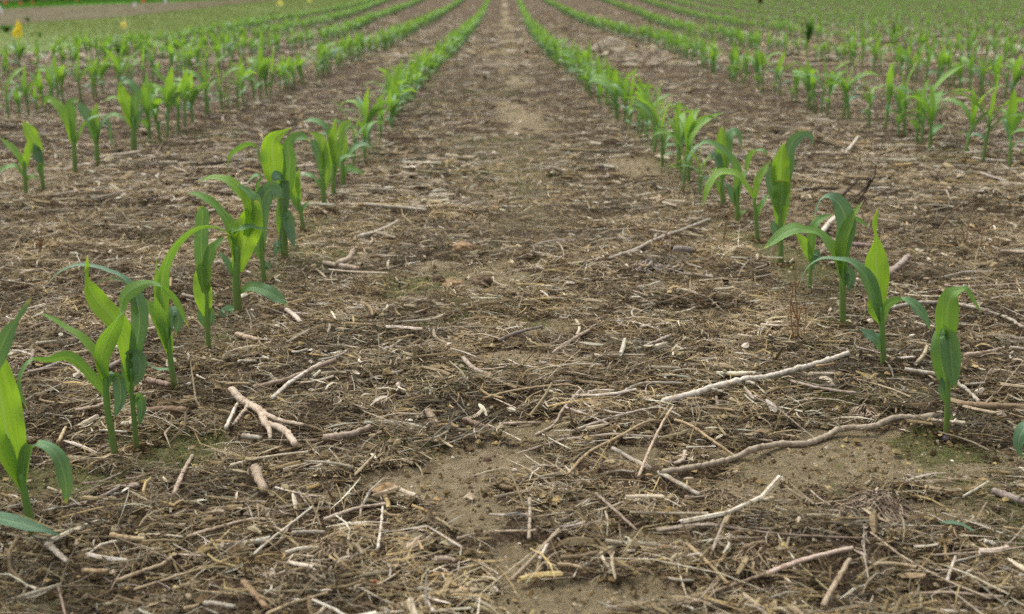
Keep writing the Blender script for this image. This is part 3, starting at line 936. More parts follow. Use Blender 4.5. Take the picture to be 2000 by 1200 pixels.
H('upright broad corn seedling with pale torn fold across its front', (1526, 518), [(1525, 470), (1524, 430), (1525, 400)], 10, [
    ([(1524, 445), (1525, 405, -4), (1527, 375, -5), (1528, 358, -7), (1528, 352, -9)], [12, 30, 32, 30, 24], 178, .62),
    ([(1526, 400), (1525, 350), (1526, 315), (1531, 279)], [20, 32, 30, 2], 0, .98),
    ([(1525, 420, 4), (1510, 375, 5), (1505, 345, 5), (1511, 311, 5)], [14, 20, 20, 2], 20, .08),
    ([(1527, 390, 5), (1541, 330, 6), (1542, 292, 6), (1554, 272, 6), (1571, 262, 6), (1584, 268, 6), (1587, 288, 6)], [12, 18, 20, 22, 12, 10, 1], [0, 20, -70], .1),
    ([(1524, 460), (1514, 448, 2), (1508, 430, 2)], 18, 20, .02)])
H('slim pale corn seedling with yellow-green blade hooked over to the left', (1481, 473), [(1477, 430), (1473, 385)], 8, [
    ([(1473, 395), (1459, 368), (1441, 342), (1420, 336), (1400, 341), (1385, 362), (1372, 403)], [10, 20, 20, 18, 20, 19, 1], [90, 70, 50], .8),
    ([(1474, 390), (1480, 353), (1492, 332), (1505, 314)], [9, 14, 12, 1], -25, .7),
    ([(1478, 430), (1484, 408), (1495, 388), (1508, 375)], 12, -50, .4)])
H('corn seedling with high arch to the left and hooked blade to the right', (1440, 441), [(1440, 405), (1438, 365)], 9, [
    ([(1439, 400), (1442, 362), (1457, 340), (1461, 315), (1472, 297), (1490, 294), (1500, 306)], [10, 17, 17, 17, 16, 12, 2], [0, -120, -60], .4),
    ([(1438, 390), (1440, 335), (1425, 304), (1402, 285), (1377, 279), (1354, 291)], [10, 18, 16, 14, 12, 1], [20, 80], .3),
    ([(1438, 405), (1428, 375), (1420, 362), (1413, 362)], 16, 30, .03),
    ([(1440, 430), (1447, 416), (1458, 411)], 10, -40, .45)])
H('corn seedling with tall flat blade and small drooping tip to its right', (1412, 405), [(1411, 370), (1410, 335)], 9, [
    ([(1410, 350), (1409, 300), (1409, 270), (1411, 245)], [10, 19, 18, 1], 0, .85),
    ([(1411, 350), (1420, 300, 2), (1425, 265, 2), (1440, 258, 2), (1450, 292, 2)], [10, 18, 20, 14, 1], [0, -60], .2),
    ([(1410, 345), (1402, 310), (1396, 302), (1390, 312)], [10, 16, 17, 3], 10, .0),
    ([(1411, 390), (1402, 360), (1390, 345)], 12, 40, .5)])
H('corn seedling at the right edge showing only one blue-green blade', (2050, 960), [(2048, 900), (2046, 850)], 13, [
    ([(2046, 880), (2030, 846), (2008, 832), (1994, 846), (1989, 868), (1996, 897)], [10, 24, 26, 24, 18, 2], [60, 40, 20], .02),
    ([(2046, 860), (2050, 780), (2060, 700)], 34, 0, .8),
    ([(2046, 860), (2080, 800), (2120, 790), (2150, 820)], 28, -60, .3)])
# ---- second rows
G2 = 'corn seedlings in the second rows'
H('corn seedling at left edge of second row, leaves reaching out of the picture', (51, 382), [(49, 350), (47, 315)], 8, [
    ([(48, 335), (38, 308), (20, 286), (-2, 268)], [8, 15, 15, 1], 50, .6),
    ([(49, 330), (53, 300), (56, 272)], 14, 0, .85),
    ([(50, 355), (62, 344), (76, 353)], 9, -60, .4),
    ([(48, 350), (32, 326), (10, 328), (-8, 340)], [7, 12, 14, 2], 70, .35)], G2)
H('second row corn seedling with pale upright blade leaning over its left neighbour', (85, 373), [(82, 345), (78, 315)], 8, [
    ([(79, 325), (70, 285), (58, 258), (44, 236)], [9, 22, 24, 2], 15, .9),
    ([(81, 340), (76, 300, -3), (68, 283, -4), (74, 305, -5), (80, 322, -5)], [9, 16, 18, 18, 3], [180, 60, 0], .05),
    ([(83, 350), (75, 330), (68, 325)], 10, 40, .3)], G2)
H('second row corn seedling with broad blade sweeping up left, arm curving right', (147, 341), [(145, 300), (143, 265)], 9, [
    ([(144, 285), (136, 248), (125, 222), (110, 203), (94, 194), (86, 206)], [10, 20, 21, 19, 15, 3], [20, 60], .7),
    ([(143, 275), (141, 225), (138, 200), (155, 195)], [10, 15, 15, 2], [0, -40], .4),
    ([(147, 285), (160, 252), (176, 232), (200, 228), (212, 246), (218, 281)], [7, 11, 11, 10, 10, 1], [-110, -80], .2)], G2)
H('second row corn seedling with several thin drooping arms, beside the sweeping one', (191, 326), [(189, 295), (187, 262)], 10, [
    ([(188, 280), (177, 238), (162, 214), (149, 199)], [12, 20, 18, 2], 20, .15),
    ([(188, 270), (185, 230), (190, 200)], 16, 0, .6),
    ([(190, 280), (200, 243), (220, 224), (240, 232), (249, 247)], [9, 14, 13, 10, 1], [-90, -70], .35),
    ([(189, 285), (196, 250), (208, 236), (215, 262), (219, 288)], [8, 12, 12, 9, 1], [-90, -50], .1)], G2)
H('tall thick-stemmed corn seedling of the second row, two bright blades crossing', (262, 301), [(261, 265), (259, 230)], 11, [
    ([(259, 250), (249, 212), (240, 186), (234, 160)], [12, 22, 21, 2], 10, .9),
    ([(260, 240), (264, 202), (266, 180), (255, 162), (240, 160), (233, 176)], [12, 18, 18, 15, 12, 1], [0, 80], .2),
    ([(257, 245), (240, 200, 4), (218, 191, 4), (200, 201, 4)], [7, 11, 10, 1], 80, .7),
    ([(261, 265), (270, 235), (282, 203)], 12, -40, .1)], G2)

# ---- every other seedling: rows measured on the photograph, laid out along the ground
ROWS = [
    ('row just left of the bare strip', [(690, 330), (735, 285), (775, 235), (810, 186), (841, 156), (901, 93), (936, 46), (950, 16), (958, 0), (965, -10)]),
    ('row just right of the bare strip', [(1378, 392), (1350, 371), (1308, 329), (1260, 278), (1204, 233), (1146, 182), (1100, 140), (1055, 98), (1032, 60), (1020, 24), (1011, 4), (1003, -8)]),
    ('second row left of the bare strip', [(296, 282), (343, 261), (390, 236), (447, 220), (490, 206), (546, 182), (617, 156), (673, 131), (747, 105), (810, 66), (852, 40), (897, 10), (915, -8)]),
    ('second row right of the bare strip', [(2120, 380), (1988, 343), (1896, 312), (1817, 296), (1734, 259), (1680, 249), (1602, 224), (1514, 192), (1414, 158), (1282, 94), (1174, 62), (1110, 32), (1068, 8), (1045, -8)]),
    ('third row left of the bare strip', [(-80, 262), (21, 243), (52, 236), (112, 212), (166, 200), (208, 188), (304, 170), (381, 150), (448, 130), (530, 112), (600, 97), (670, 77), (722, 47), (775, 26), (817, 8), (850, -8)]),
    ('third row right of the bare strip', [(2120, 235), (1924, 192), (1818, 168), (1724, 146), (1600, 124), (1480, 108), (1424, 88), (1360, 76), (1300, 57), (1244, 30), (1200, 14), (1150, -8)]),
    ('fourth row left of the bare strip', [(-90, 170), (28, 150), (140, 143), (241, 134), (332, 120), (437, 101), (525, 80), (600, 60), (688, 33), (740, 12), (790, -7)]),
    ('fourth row right of the bare strip', [(2150, 160), (2000, 140), (1900, 127), (1750, 106), (1600, 85), (1430, 57), (1340, 34), (1280, 14), (1225, -8)]),
    ('fifth row left of the bare strip', [(120, 124), (200, 116), (345, 95), (430, 76), (525, 52), (600, 38), (700, 15), (760, -4)]),
]
# further rows to the right: parallel continuations, 0.76 m apart
r4 = np.array([gp0(*p) for p in ROWS[7][1]])
rows_g = [(nm, np.array([gp0(*p) for p in pts])) for nm, pts in ROWS]
o = np.argsort(r4[:, 1]); r4 = r4[o]
for k in range(1, 19):
    yy = np.linspace(4.0 + k * 1.15, 42, 40)
    xx = np.interp(yy, r4[:, 1], r4[:, 0], left=None) + .72 * k
    base = np.interp(yy, r4[:, 1], r4[:, 0])
    rows_g.append(('distant', np.stack([base + .72 * k, yy], -1)))
spots = []
for ri, (nm, pts) in enumerate(rows_g):
    pts = pts[np.argsort(pts[:, 1])]
    s = np.concatenate([[0], np.cumsum(np.linalg.norm(np.diff(pts, axis=0), axis=1))])
    t = .02
    while t < s[-1]:
        x = np.interp(t, s, pts[:, 0]) + random.gauss(0, .010); y = np.interp(t, s, pts[:, 1])
        t += max(.05, random.gauss((.092 if ('left' in nm or 'just' in nm) else .105) if ri < 9 else .155, .030))
        if random.random() < .04: continue
        if y > 41 or abs(x) > .50 * y + .15: continue
        if any((x - hx) ** 2 + (y - hy) ** 2 < .07 ** 2 for hx, hy in HEROES): continue
        if nm.startswith('fifth') or nm.startswith('fourth row left'):
            if x < grass_edge_x(y) + .1: continue
        spots.append((math.hypot(x, y), x, y, ri, nm))
spots.sort()
NIND = 300 - len(HEROES)
near, rest = spots[:NIND], spots[NIND:]
PROTO = []
for i in range(14):
    PROTO.append(seedling_parts(100 + i, .155, 5 if i % 3 else 6))
MESHES = []
for pr in PROTO:
    ms = []
    for nm, v, f, at, tn in pr:
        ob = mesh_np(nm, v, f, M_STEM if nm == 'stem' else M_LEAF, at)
        ms.append((nm, ob.data)); bpy.data.objects.remove(ob)
    MESHES.append(ms)
ORD = 'first second third fourth fifth sixth seventh eighth ninth tenth eleventh twelfth thirteenth fourteenth'.split()
cnt = {}
LEANS = ['squat', 'slim', 'upright', 'bushy', 'spreading']
for j, (d, x, y, ri, nm) in enumerate(near):
    c = cnt.get(ri, 0); cnt[ri] = c + 1
    r = empty('corn_seedling', (x, y, float(zg(x, y)) - .002))
    r.rotation_euler = (random.gauss(0, .06), random.gauss(0, .06), random.random() * 6.28)
    sc = random.uniform(.85, 1.2)
    if 2 <= ri <= 6: sc *= 1.12
    if random.random() < .1: sc *= .65
    r.scale = (sc, sc, sc)
    if ri < 4 and c < 14:
        lab = 'small blurred corn seedling, %s one in the %s' % (ORD[c], nm)
    elif c < 8 and ri < 8:
        lab = 'small blurred corn seedling, %s one in the %s' % (ORD[c], nm)
    else:
        if nm == 'distant': nm = 'rows at the far right'
        lab = 'tiny blurred corn seedling farther back in the %s' % nm
    tag(r, lab, 'corn seedling', 'corn seedlings, ' + (nm if nm != 'distant' else 'rows at the far right'))
    ms = MESHES[random.randrange(len(MESHES))]
    for pn, me in ms:
        ob = bpy.data.objects.new(pn, me); COL.objects.link(ob); ob.parent = r

# the rest of the rows as one mass
LOW = [seedling_parts(300 + i, .16, 5, low=True) for i in range(10)]
vs, qs, tsx, A = [], [], [], {'tone': [], 'lat': [], 'lng': []}
b = 0
for d, x, y, ri, nm in rest:
    pr = LOW[random.randrange(10)]
    a = random.random() * 6.28; ca, sa = math.cos(a), math.sin(a); sc = random.uniform(.85, 1.2)
    z = float(terrain(y))
    for pn, v, f, at, tn in pr:
        vv = v * sc
        vv = np.stack([vv[:, 0] * ca - vv[:, 1] * sa + x, vv[:, 0] * sa + vv[:, 1] * ca + y, vv[:, 2] + z], -1)
        for F in (f if isinstance(f, list) else [f]):
            (qs if F.shape[1] == 4 else tsx).append(F + b)
        vs.append(vv); b += len(vv)
        A['tone'].append(np.full(len(v), .35) if pn == 'stem' else np.ravel(at['tone']))
        A['lat'].append(np.ravel(at['lat'])); A['lng'].append(np.ravel(at['lng']) * .9)
far = mesh_np('distant_corn_rows', np.concatenate(vs), [np.concatenate(qs), np.concatenate(tsx)], M_LEAF, {k: np.concatenate(v) for k, v in A.items()})
tag(far, 'blurred rows of young corn running back to the top of the field', 'corn rows', kind='stuff')
print('spots', len(spots), 'heroes', len(HEROES), 'rest', len(rest))


# ------------------------------------------------------------------ sticks, stalks and straws lying on the litter
GREY, PALE, TAN, BROWN, DARK, PINK = (.44, .40, .33), (.68, .63, .54), (.46, .36, .22), (.24, .18, .11), (.07, .05, .04), (.60, .50, .41)


def stick(name, label, cat, lines, r, col, lift=None, sides=8, group=None, knots=True, flat=1.0, root=None):
    """lines: list of polylines on the photo; r: radius in photo px at the first point"""
    if not isinstance(lines[0], list): lines = [lines]
    g0 = gp(*lines[0][0][:2])
    u = (Vector(g0) - cam.location).dot(Fw) / F_PX
    vs, qs, ts, C, at = [], [], [], [], {'lng': [], 'ang': []}
    b = 0
    rr = random.Random(int(lines[0][0][0] * 7 + lines[0][0][1]))
    for li, ln in enumerate(lines):
        rad = r * u * (1 if li == 0 else .72)
        pts = []
        gs = [gp(*p[:2]) for p in ln]
        # a stiff piece rests on the high points: height from a straight line through its ground heights
        zs = np.array([q[2] for q in gs]); k = np.linspace(0, 1, len(zs))
        bs = np.array([float(bare(q[0], q[1])) for q in gs])
        fit = np.polyval(np.polyfit(k, zs, 1), k) if len(zs) > 2 else zs
        for i, p in enumerate(ln):
            h = (p[2] * u if len(p) > 2 else 0)
            kf = .65 * (1 - bs[i]) + .15 * bs[i]; z = kf * fit[i] + (1 - kf) * zs[i] + rad * .9 + .0065 * (1 - bs[i]) + h
            # keep the point on the line of sight it was measured on: slide it along the ray
            d = ray(p[0], p[1]); yy = (z - CAM_H) / d[2]
            pts.append([d[0] * yy, yy, z])
        n = max(10, 8 * len(ln))
        P, t = resample(np.array(pts), n)
        wob = np.array([[rr.gauss(0, 1) for _ in range(3)] for _ in range(n)])
        P = P + wob * rad * .10
        R = rad * np.interp(t, [0, 1], [1.0, .8 if li == 0 else .55])
        if knots:
            for q in range(max(1, n // 14)):
                kc = rr.random(); R = R * (1 + .16 * np.exp(-((t - kc) / .012) ** 2))
        ridge = np.array([rr.random() for _ in range(sides)]) - .5; blk = np.interp(np.linspace(0, n // 5 + 1, n), np.arange(n // 5 + 2), [rr.random() - .5 for _ in range(n // 5 + 2)])
        R = R[:, None] * (1 + ridge[None] * .30 + blk[:, None] * .10 + (np.array([[rr.random() for _ in range(sides)] for _ in range(n)]) - .5) * .10)
        v, f, a = tube_geo(P, R, sides)
        if flat != 1.0:
            pc = np.repeat(P, sides, 0); vv = v[:len(pc)]; vv[:, 2] = pc[:, 2] + (vv[:, 2] - pc[:, 2]) * flat
        qs.append(f[0] + b); ts.append(f[1] + b); vs.append(v); b += len(v)
        C.append(np.tile(np.array(col), (len(v), 1)))
        at['lng'].append(a['lng']); at['ang'].append(np.concatenate([np.tile(np.arange(sides) * 1.0, n), [0, 0]]))
    v = np.concatenate(vs)
    o = mesh_np(name, v - g0, [np.concatenate(qs), np.concatenate(ts)], M_WOOD, {k: np.concatenate(x) for k, x in at.items()}, colors=np.concatenate(C))
    o.location = g0
    return tag(o, label, cat, group)


ST = stick
ST('fallen_branch', 'long pale grey branch lying between the right corn row and the middle', 'branch', [(1296, 784), (1345, 772), (1400, 755), (1450, 742), (1505, 735), (1560, 720), (1610, 706), (1656, 690)], 7, PALE)
ST('fallen_branch', 'long wavy brown branch ending at the foot of the front right seedling', 'branch', [(1837, 808), (1796, 816), (1750, 816), (1700, 833), (1646, 836), (1617, 850), (1575, 865), (1517, 868), (1467, 878), (1433, 894), (1367, 910), (1296, 921)], 6.2, (.40, .34, .26))
ST('forked_branch', 'forked pale tan branch with two prongs beside the left row', 'branch', [[(452, 762), (475, 785), (503, 800), (520, 828), (550, 838), (576, 868)], [(500, 798), (540, 818), (592, 830)], [(519, 826), (526, 842), (527, 857)], [(486, 792), (470, 812), (455, 830)]], 7.2, (.54, .45, .35))
ST('stick', 'straight grey stick crossing below the bent straws', 'stick', [(1196, 876), (1250, 905), (1310, 935), (1366, 966)], 4.5, GREY)
ST('bent_straw', 'long tan straw bent like an elbow above the middle soil patch', 'straw', [(1110, 926, 0), (1150, 884, 6), (1210, 852, 14), (1262, 824, 18), (1292, 822, 10)], 3.2, TAN, knots=False, sides=6)
ST('bent_straw', 'whitish straw propped up steeply on the others', 'straw', [(1248, 930, 0), (1268, 880, 10), (1292, 830, 22), (1314, 795, 32)], 3.4, (.55, .44, .33), knots=False, sides=6)
ST('bent_straw', 'thin straw sloping down right to the wavy branch', 'straw', [(1318, 820, 16), (1350, 832, 14), (1390, 860, 8), (1436, 892, 2)], 3, TAN, knots=False, sides=6)
ST('bent_straw', 'pale arched straw over the mossy patch in the centre', 'straw', [(945, 778), (1000, 764, 4), (1060, 755, 5), (1110, 752, 4), (1134, 760)], 2.6, TAN, knots=False, sides=6)
ST('bent_straw', 'flattened straw running down from the arched straw end', 'straw', [(1134, 762), (1100, 800), (1082, 830), (1048, 850)], 3.2, (.40, .33, .25), knots=False, sides=6)
SG = 'short stalk pieces on the litter'
sticks = [
    ('short whitish stalk stub beside the forked branch', [(441, 836), (455, 806), (468, 781)], 5, PALE),
    ('stubby grey stalk end under the forked branch prongs', [(476, 852), (508, 856)], 7, GREY),
    ('slender pale stick above the forked branch, lying on a thicker one', [(532, 778, 8), (570, 745, 8), (632, 706, 6)], 5, PALE),
    ('thicker tan stalk under the slender pale stick', [(496, 757), (560, 741), (656, 702)], 6, (.37, .29, .22)),
    ('thick pale stalk right of the forked branch', [(632, 856), (680, 850), (722, 835)], 9, (.42, .34, .27)),
    ('jointed pale stalk piece pointing up below the left row', [(340, 966), (350, 940), (362, 915), (376, 890)], 6, (.50, .40, .32)),
    ('fat hollow stalk butt standing nearly on end in the left foreground', [(500, 916), (506, 935), (516, 956)], 11, (.38, .30, .22)),
    ('round brown stalk near the bottom edge, left of centre', [(476, 1136), (495, 1158), (521, 1186)], 8, (.32, .22, .13)),
    ('yellow straw slanting up from the bottom edge, left of centre', [(520, 1200), (570, 1178), (640, 1158)], 4.5, (.52, .42, .26)),
    ('thin white straw slanting up in the left foreground', [(496, 1082), (540, 1045), (575, 1018), (610, 990)], 3.2, PALE),
    ('flat husk strip with pale pointed end in the left foreground', [(367, 1047), (437, 1027), (490, 1014), (532, 1015)], 6, (.42, .34, .25)),
    ('tan stalk piece with frayed right end, lower left', [(226, 1136), (290, 1112), (322, 1100), (346, 1075)], 5, (.45, .36, .24)),
    ('long thin straw below the frayed stalk, lower left', [(262, 1152), (330, 1130), (402, 1108)], 3.4, (.42, .32, .20)),
    ('flat grey wood chip beside the foot of the nearest seedling', [(94, 1062), (112, 1080), (132, 1096)], 9, GREY),
    ('thin stick pointing up from the bottom left corner', [(112, 1142), (120, 1170), (128, 1205)], 3.4, (.35, .26, .2)),
    ('long tan stick slanting up from the bottom centre', [(998, 1134), (1040, 1092), (1066, 1062), (1092, 1034)], 5, (.40, .32, .23)),
    ('upright-looking stick forming a cross in the centre foreground', [(1034, 975, 6), (1035, 1010, 6), (1033, 1052, 4)], 4.6, (.40, .34, .26)),
    ('short stick lying under the upright one of the cross', [(1002, 990), (1030, 994), (1060, 1000)], 3.6, TAN),
    ('thin tan straw left of the cross sticks', [(894, 1052), (950, 1040), (1046, 1036)], 4, (.46, .38, .28)),
    ('white straw leaning upright left of the centre foreground', [(738, 1072, 0), (744, 1030, 8), (748, 990, 14)], 4, PALE),
    ('pinkish straw lying behind the white leaning straw', [(634, 1014), (700, 992), (752, 985)], 4, PINK),
    ('yellow-brown stalk at the edge of the muddy hollow', [(806, 988), (845, 1003), (880, 1016)], 4.6, (.42, .29, .14)),
    ('grey flat splinter on the bare soil right of the cross', [(1164, 964), (1205, 1000), (1244, 1036)], 5, (.33, .27, .21)),
    ('flat grey board-like stalk chip, right of centre foreground', [(1284, 1036), (1340, 1028), (1396, 1025)], 7, (.33, .28, .22)),
    ('long pinkish white stalk slanting up in the right foreground', [(1500, 1120, 0), (1540, 1104), (1600, 1085), (1666, 1070)], 6, (.58, .46, .38)),
    ('frayed fibrous lower end continuing the pinkish stalk', [(1300, 1178), (1380, 1160), (1440, 1140), (1505, 1118)], 5, (.36, .28, .2)),
    ('twisted tan root in the right foreground', [(1608, 1182), (1634, 1136), (1660, 1092)], 7, (.42, .34, .24)),
    ('small curved twig at the bottom, right of centre', [(1312, 1172), (1370, 1160), (1400, 1140), (1408, 1122)], 4.5, (.34, .27, .19)),
    ('flat brown chip by the root clump on the right', [(1634, 988), (1655, 998), (1676, 1006)], 7, (.36, .27, .18)),
    ('grey split stalk at the right edge', [(1942, 960), (1975, 972), (2020, 986)], 9, (.33, .28, .24)),
    ('smooth brown stalk right of the front right seedling', [(1872, 790), (1935, 793), (2010, 796)], 8, (.30, .22, .14)),
    ('thin grey stick behind the front right seedling', [(1768, 722), (1840, 734), (1880, 755), (1912, 784)], 5, GREY),
    ('pale stalk pointing right, beyond the front right seedling', [(1886, 694), (1920, 690), (1962, 680)], 6, (.47, .38, .28)),
    ('long crooked grey twig at the right edge behind the front row', [(1740, 602), (1790, 592), (1850, 592), (1900, 600), (1945, 612), (1975, 625), (1998, 640)], 4.5, GREY),
    ('thick pale stalk behind the spindle-bladed seedling', [(1726, 540), (1752, 522), (1776, 500)], 8, (.36, .30, .26)),
    ('reddish grey root behind the tall folded seedling', [(1620, 468), (1660, 476), (1700, 480), (1730, 484)], 6, (.30, .22, .2)),
    ('pale stalk seen between the thin and the tall right seedlings', [(1604, 456), (1616, 440), (1632, 424)], 7, PALE),
    ('jointed white stalk lying across the middle distance right', [(1190, 505), (1240, 488), (1280, 468), (1340, 446), (1386, 428)], 4.2, (.48, .43, .37)),
    ('short thick stalk on the bare edge below the left cluster', [(634, 514), (672, 520), (700, 525)], 6, (.44, .36, .28)),
    ('bent pale stalk leaning over the short thick one', [(660, 516, 6), (682, 505, 6), (690, 490, 6)], 7, (.48, .40, .31)),
    ('long stalk across the middle distance left of centre', [(712, 400), (770, 404), (832, 411)], 5, GREY),
    ('thin pale stalk pair member in the middle distance left', [(700, 462), (742, 450), (776, 433)], 4, PALE),
    ('grey stick lying flat in front of the second left row', [(180, 388), (225, 378), (262, 366)], 4, (.30, .27, .23)),
    ('short brown log-like stalk behind the two front left seedlings', [(276, 803), (320, 800), (362, 800)], 9, (.24, .17, .11)),
    ('split pale chip left of the arching seedling', [(150, 800), (178, 796), (214, 786)], 7, (.42, .34, .26)),
    ('grey stick in the gap left of the arching blade', [(56, 727), (85, 720), (118, 708)], 5, (.38, .33, .29)),
    ('grey stick between the two front left seedlings', [(206, 720), (222, 712), (238, 704)], 5, (.36, .32, .28)),
    ('tan stalk tip right of the upright spindle seedling', [(464, 654), (484, 660), (505, 664)], 7, (.45, .36, .26)),
    ('white flat chip right of the stout seedling', [(560, 604), (572, 614), (588, 628)], 7, (.58, .50, .42)),
    ('small grey-brown log between the left seedlings', [(288, 742), (308, 746), (330, 752)], 7, (.34, .25, .2)),
    ('curled pale husk piece in the centre by the branch', [(1320, 905), (1336, 895), (1338, 880)], 6, (.45, .38, .30)),
    ('dark brown stalk stub above the centre soil patch', [(836, 806), (845, 818), (856, 832)], 9, (.30, .23, .16)),
    ('knobbly brown stub right of the dark stub', [(906, 820), (930, 828), (955, 838)], 7, (.30, .22, .16)),
    ('pale flat straw on the edge of the centre soil patch', [(975, 828), (1010, 826), (1055, 826)], 5, (.42, .34, .26)),
    ('long thin straw fanning out left of the pale grey branch', [(1130, 838), (1200, 815), (1260, 800), (1300, 792)], 4, (.44, .38, .31)),
    ('grey straw above the pale grey branch, left part', [(1210, 770), (1250, 750), (1300, 748), (1335, 749)], 4, GREY),
    ('grey twig below the pale grey branch, right part', [(1545, 745), (1600, 758), (1672, 768)], 4, (.36, .30, .25)),
    ('dark grey straw lying in the right foreground', [(1380, 1022), (1460, 1036), (1560, 1046), (1700, 1052)], 3, (.24, .19, .15)),
    ('long thin grass stem in the lower right corner', [(1700, 1040), (1760, 1085), (1840, 1130), (1935, 1170)], 2.6, (.46, .38, .28)),
    ('thin pale stem crossing right of the root clump', [(1820, 1085), (1900, 1080), (2010, 1068)], 3, (.42, .34, .26)),
    ('short upright pale splinter in the lower right', [(1850, 1135), (1858, 1110), (1866, 1088)], 4, PALE),
    ('low pale stick at the far lower right corner', [(1780, 1160), (1860, 1158), (1960, 1166)], 3.6, (.40, .32, .24)),
    ('jointed straw in the middle, right of the mossy patch', [(1255, 680), (1290, 664), (1312, 655)], 5, (.46, .40, .34)),
    ('curved weathered strip at the upper edge of the mossy patch', [(905, 700), (930, 722), (962, 733)], 5, (.42, .35, .29)),
    ('pair of dark sticks meeting above the mossy patch', [(975, 665), (1010, 650), (1060, 638)], 4, (.28, .24, .20)),
    ('pale stalk leaning left of the jointed white stalk', [(1080, 690), (1110, 668), (1150, 645)], 4.5, (.46, .38, .30)),
    ('tan straw lying left of the round brown stalk', [(160, 905 + 40), (200, 940), (236, 925)], 3.5, (.30, .24, .19)),
    ('short yellow splinter behind the nearest seedling', [(114, 864), (121, 850), (128, 834)], 4.5, (.55, .44, .28)),
    ('grey curved stick right of the drooping blue-green blade', [(132, 990), (180, 978), (215, 962), (234, 950)], 4.6, (.34, .29, .25)),
    ('straw bundle strand in the left middle distance', [(60, 640), (80, 632), (112, 628)], 3, (.36, .3, .25)),
    ('long grey stick across the left middle distance', [(90, 385), (160, 372), (205, 366)], 3.5, (.36, .32, .28)),
    ('pale forked straw in the right middle distance', [(1652, 298), (1664, 284), (1676, 268)], 4, PALE),
    ('grey flat stalk below the second right row', [(1915, 338), (1940, 346), (1965, 354)], 5, (.40, .35, .30)),
]
for lab, ln, r, col in sticks:
    nm = 'straw' if 'straw' in lab or 'stem' in lab else ('wood_chip' if 'chip' in lab or 'splinter' in lab else ('twig' if 'twig' in lab or 'root' in lab else ('stick' if 'stick' in lab else 'stalk_piece')))
    ST(nm, lab, nm.replace('_', ' '), ln, r * .82, col, flat=.55 if ('flat' in lab or 'chip' in lab or 'husk' in lab) else 1.0)

# anonymous medium pieces: each lies by itself
ANON = 'loose weathered stalk pieces scattered on the litter'
k = 0
while k < 70:
    px, py = random.uniform(-60, 2060), 380 + 820 * random.random() ** 1.1
    if any(abs(px - l[1][0][0]) < 30 and abs(py - l[1][0][1]) < 20 for l in sticks): continue
    c = gp0(px, py)
    if float(bare(c[0], c[1])) > .4: continue
    a = random.gauss(0, .5) if random.random() < .6 else random.uniform(-.9, .9)
    f = (py + 40) / 1240
    L = random.uniform(25, 85) * f; kx = math.cos(a) * L; ky = math.sin(a) * L * .35
    ST('stalk_piece', 'loose weathered stalk piece lying somewhere on the litter', 'stalk piece', [(px, py), (px + kx * .5 + random.gauss(0, 2), py + ky * .5 + random.gauss(0, 2)), (px + kx, py + ky)], random.uniform(2.5, 6) * f, tuple(np.array(random.choice([GREY, PALE, TAN, BROWN, (.40, .33, .26)])) * random.uniform(.8, 1.1)), group=ANON, sides=7)
    k += 1


# ------------------------------------------------------------------ clods, stones, root clumps, cob
def blob(name, label, cat, px, py, wpx, hpx, col, rough=.35, mat=None):
    import bmesh
    g = gp(px, py); u = (Vector(g) - cam.location).dot(Fw) / F_PX
    bm = bmesh.new(); bmesh.ops.create_icosphere(bm, subdivisions=4, radius=1)
    rx, rz = wpx * u / 2, hpx * u / 2
    co = np.array([v.co[:] for v in bm.verts])
    nn = 1 + (fbm(co[:, 0] + co[:, 2] * .7 + px, co[:, 1] + co[:, 2] * .5 + py, 2.2, 9) - .5) * rough * 2 + (vnoise(co[:, 0] + px, co[:, 1] - co[:, 2], 9, 5) - .5) * rough * .5
    for v, s, c0 in zip(bm.verts, nn, co): v.co = Vector((c0[0] * rx * s, c0[1] * rx * .8 * s, c0[2] * rz * s))
    me = bpy.data.meshes.new(name); bm.to_mesh(me); bm.free()
    for p in me.polygons: p.use_smooth = True
    me.materials.append(mat or mat_plain(name + '_surface', col, .95, .35, 220))
    o = bpy.data.objects.new(name, me); COL.objects.link(o); o.location = (g[0], g[1], g[2] + rz * .35)
    return tag(o, label, cat)


blob('soil_clod', 'angular light brown soil clod in the middle distance, centre left', 'clod', 905, 490, 44, 24, (.30, .20, .11))
blob('soil_clod', 'flat brown clod just below the angular clod', 'clod', 888, 560, 44, 22, (.27, .18, .10))
blob('soil_clod', 'dark round clod touching the flat brown clod', 'clod', 856, 552, 24, 22, (.13, .09, .055))
blob('soil_clod', 'crumbly dark clod right of the flat brown clod', 'clod', 940, 556, 40, 20, (.13, .09, .055), .6)
blob('soil_clod', 'ochre clod at the left rim of the muddy hollow', 'clod', 752, 962, 50, 26, (.30, .20, .10))
blob('pebble', 'small dark pebble at the foot of the front right seedling', 'pebble', 1846, 858, 17, 13, (.12, .10, .11), .15)
blob('pebble', 'small whitish pebble beside the dark pebble', 'pebble', 1831, 866, 8, 9, (.5, .45, .36), .15)
blob('pebble', 'pale pebble on the bare soil of the centre', 'pebble', 1005, 922, 12, 10, (.5, .43, .33), .15)
blob('pebble', 'grey-brown pebble left of the nearest seedlings', 'pebble', 262, 953, 22, 15, (.33, .26, .21), .15)
blob('pebble', 'buff pebble under the long tan straw', 'pebble', 1194, 905, 16, 10, (.42, .33, .2), .15)
blob('pebble', 'dark brown lump on the centre soil patch', 'pebble', 952, 900, 16, 9, (.10, .06, .04), .3)
blob('kernel', 'pale yellow grain husk standing in the left foreground', 'husk', 277, 1058, 17, 24, (.62, .50, .34), .2)


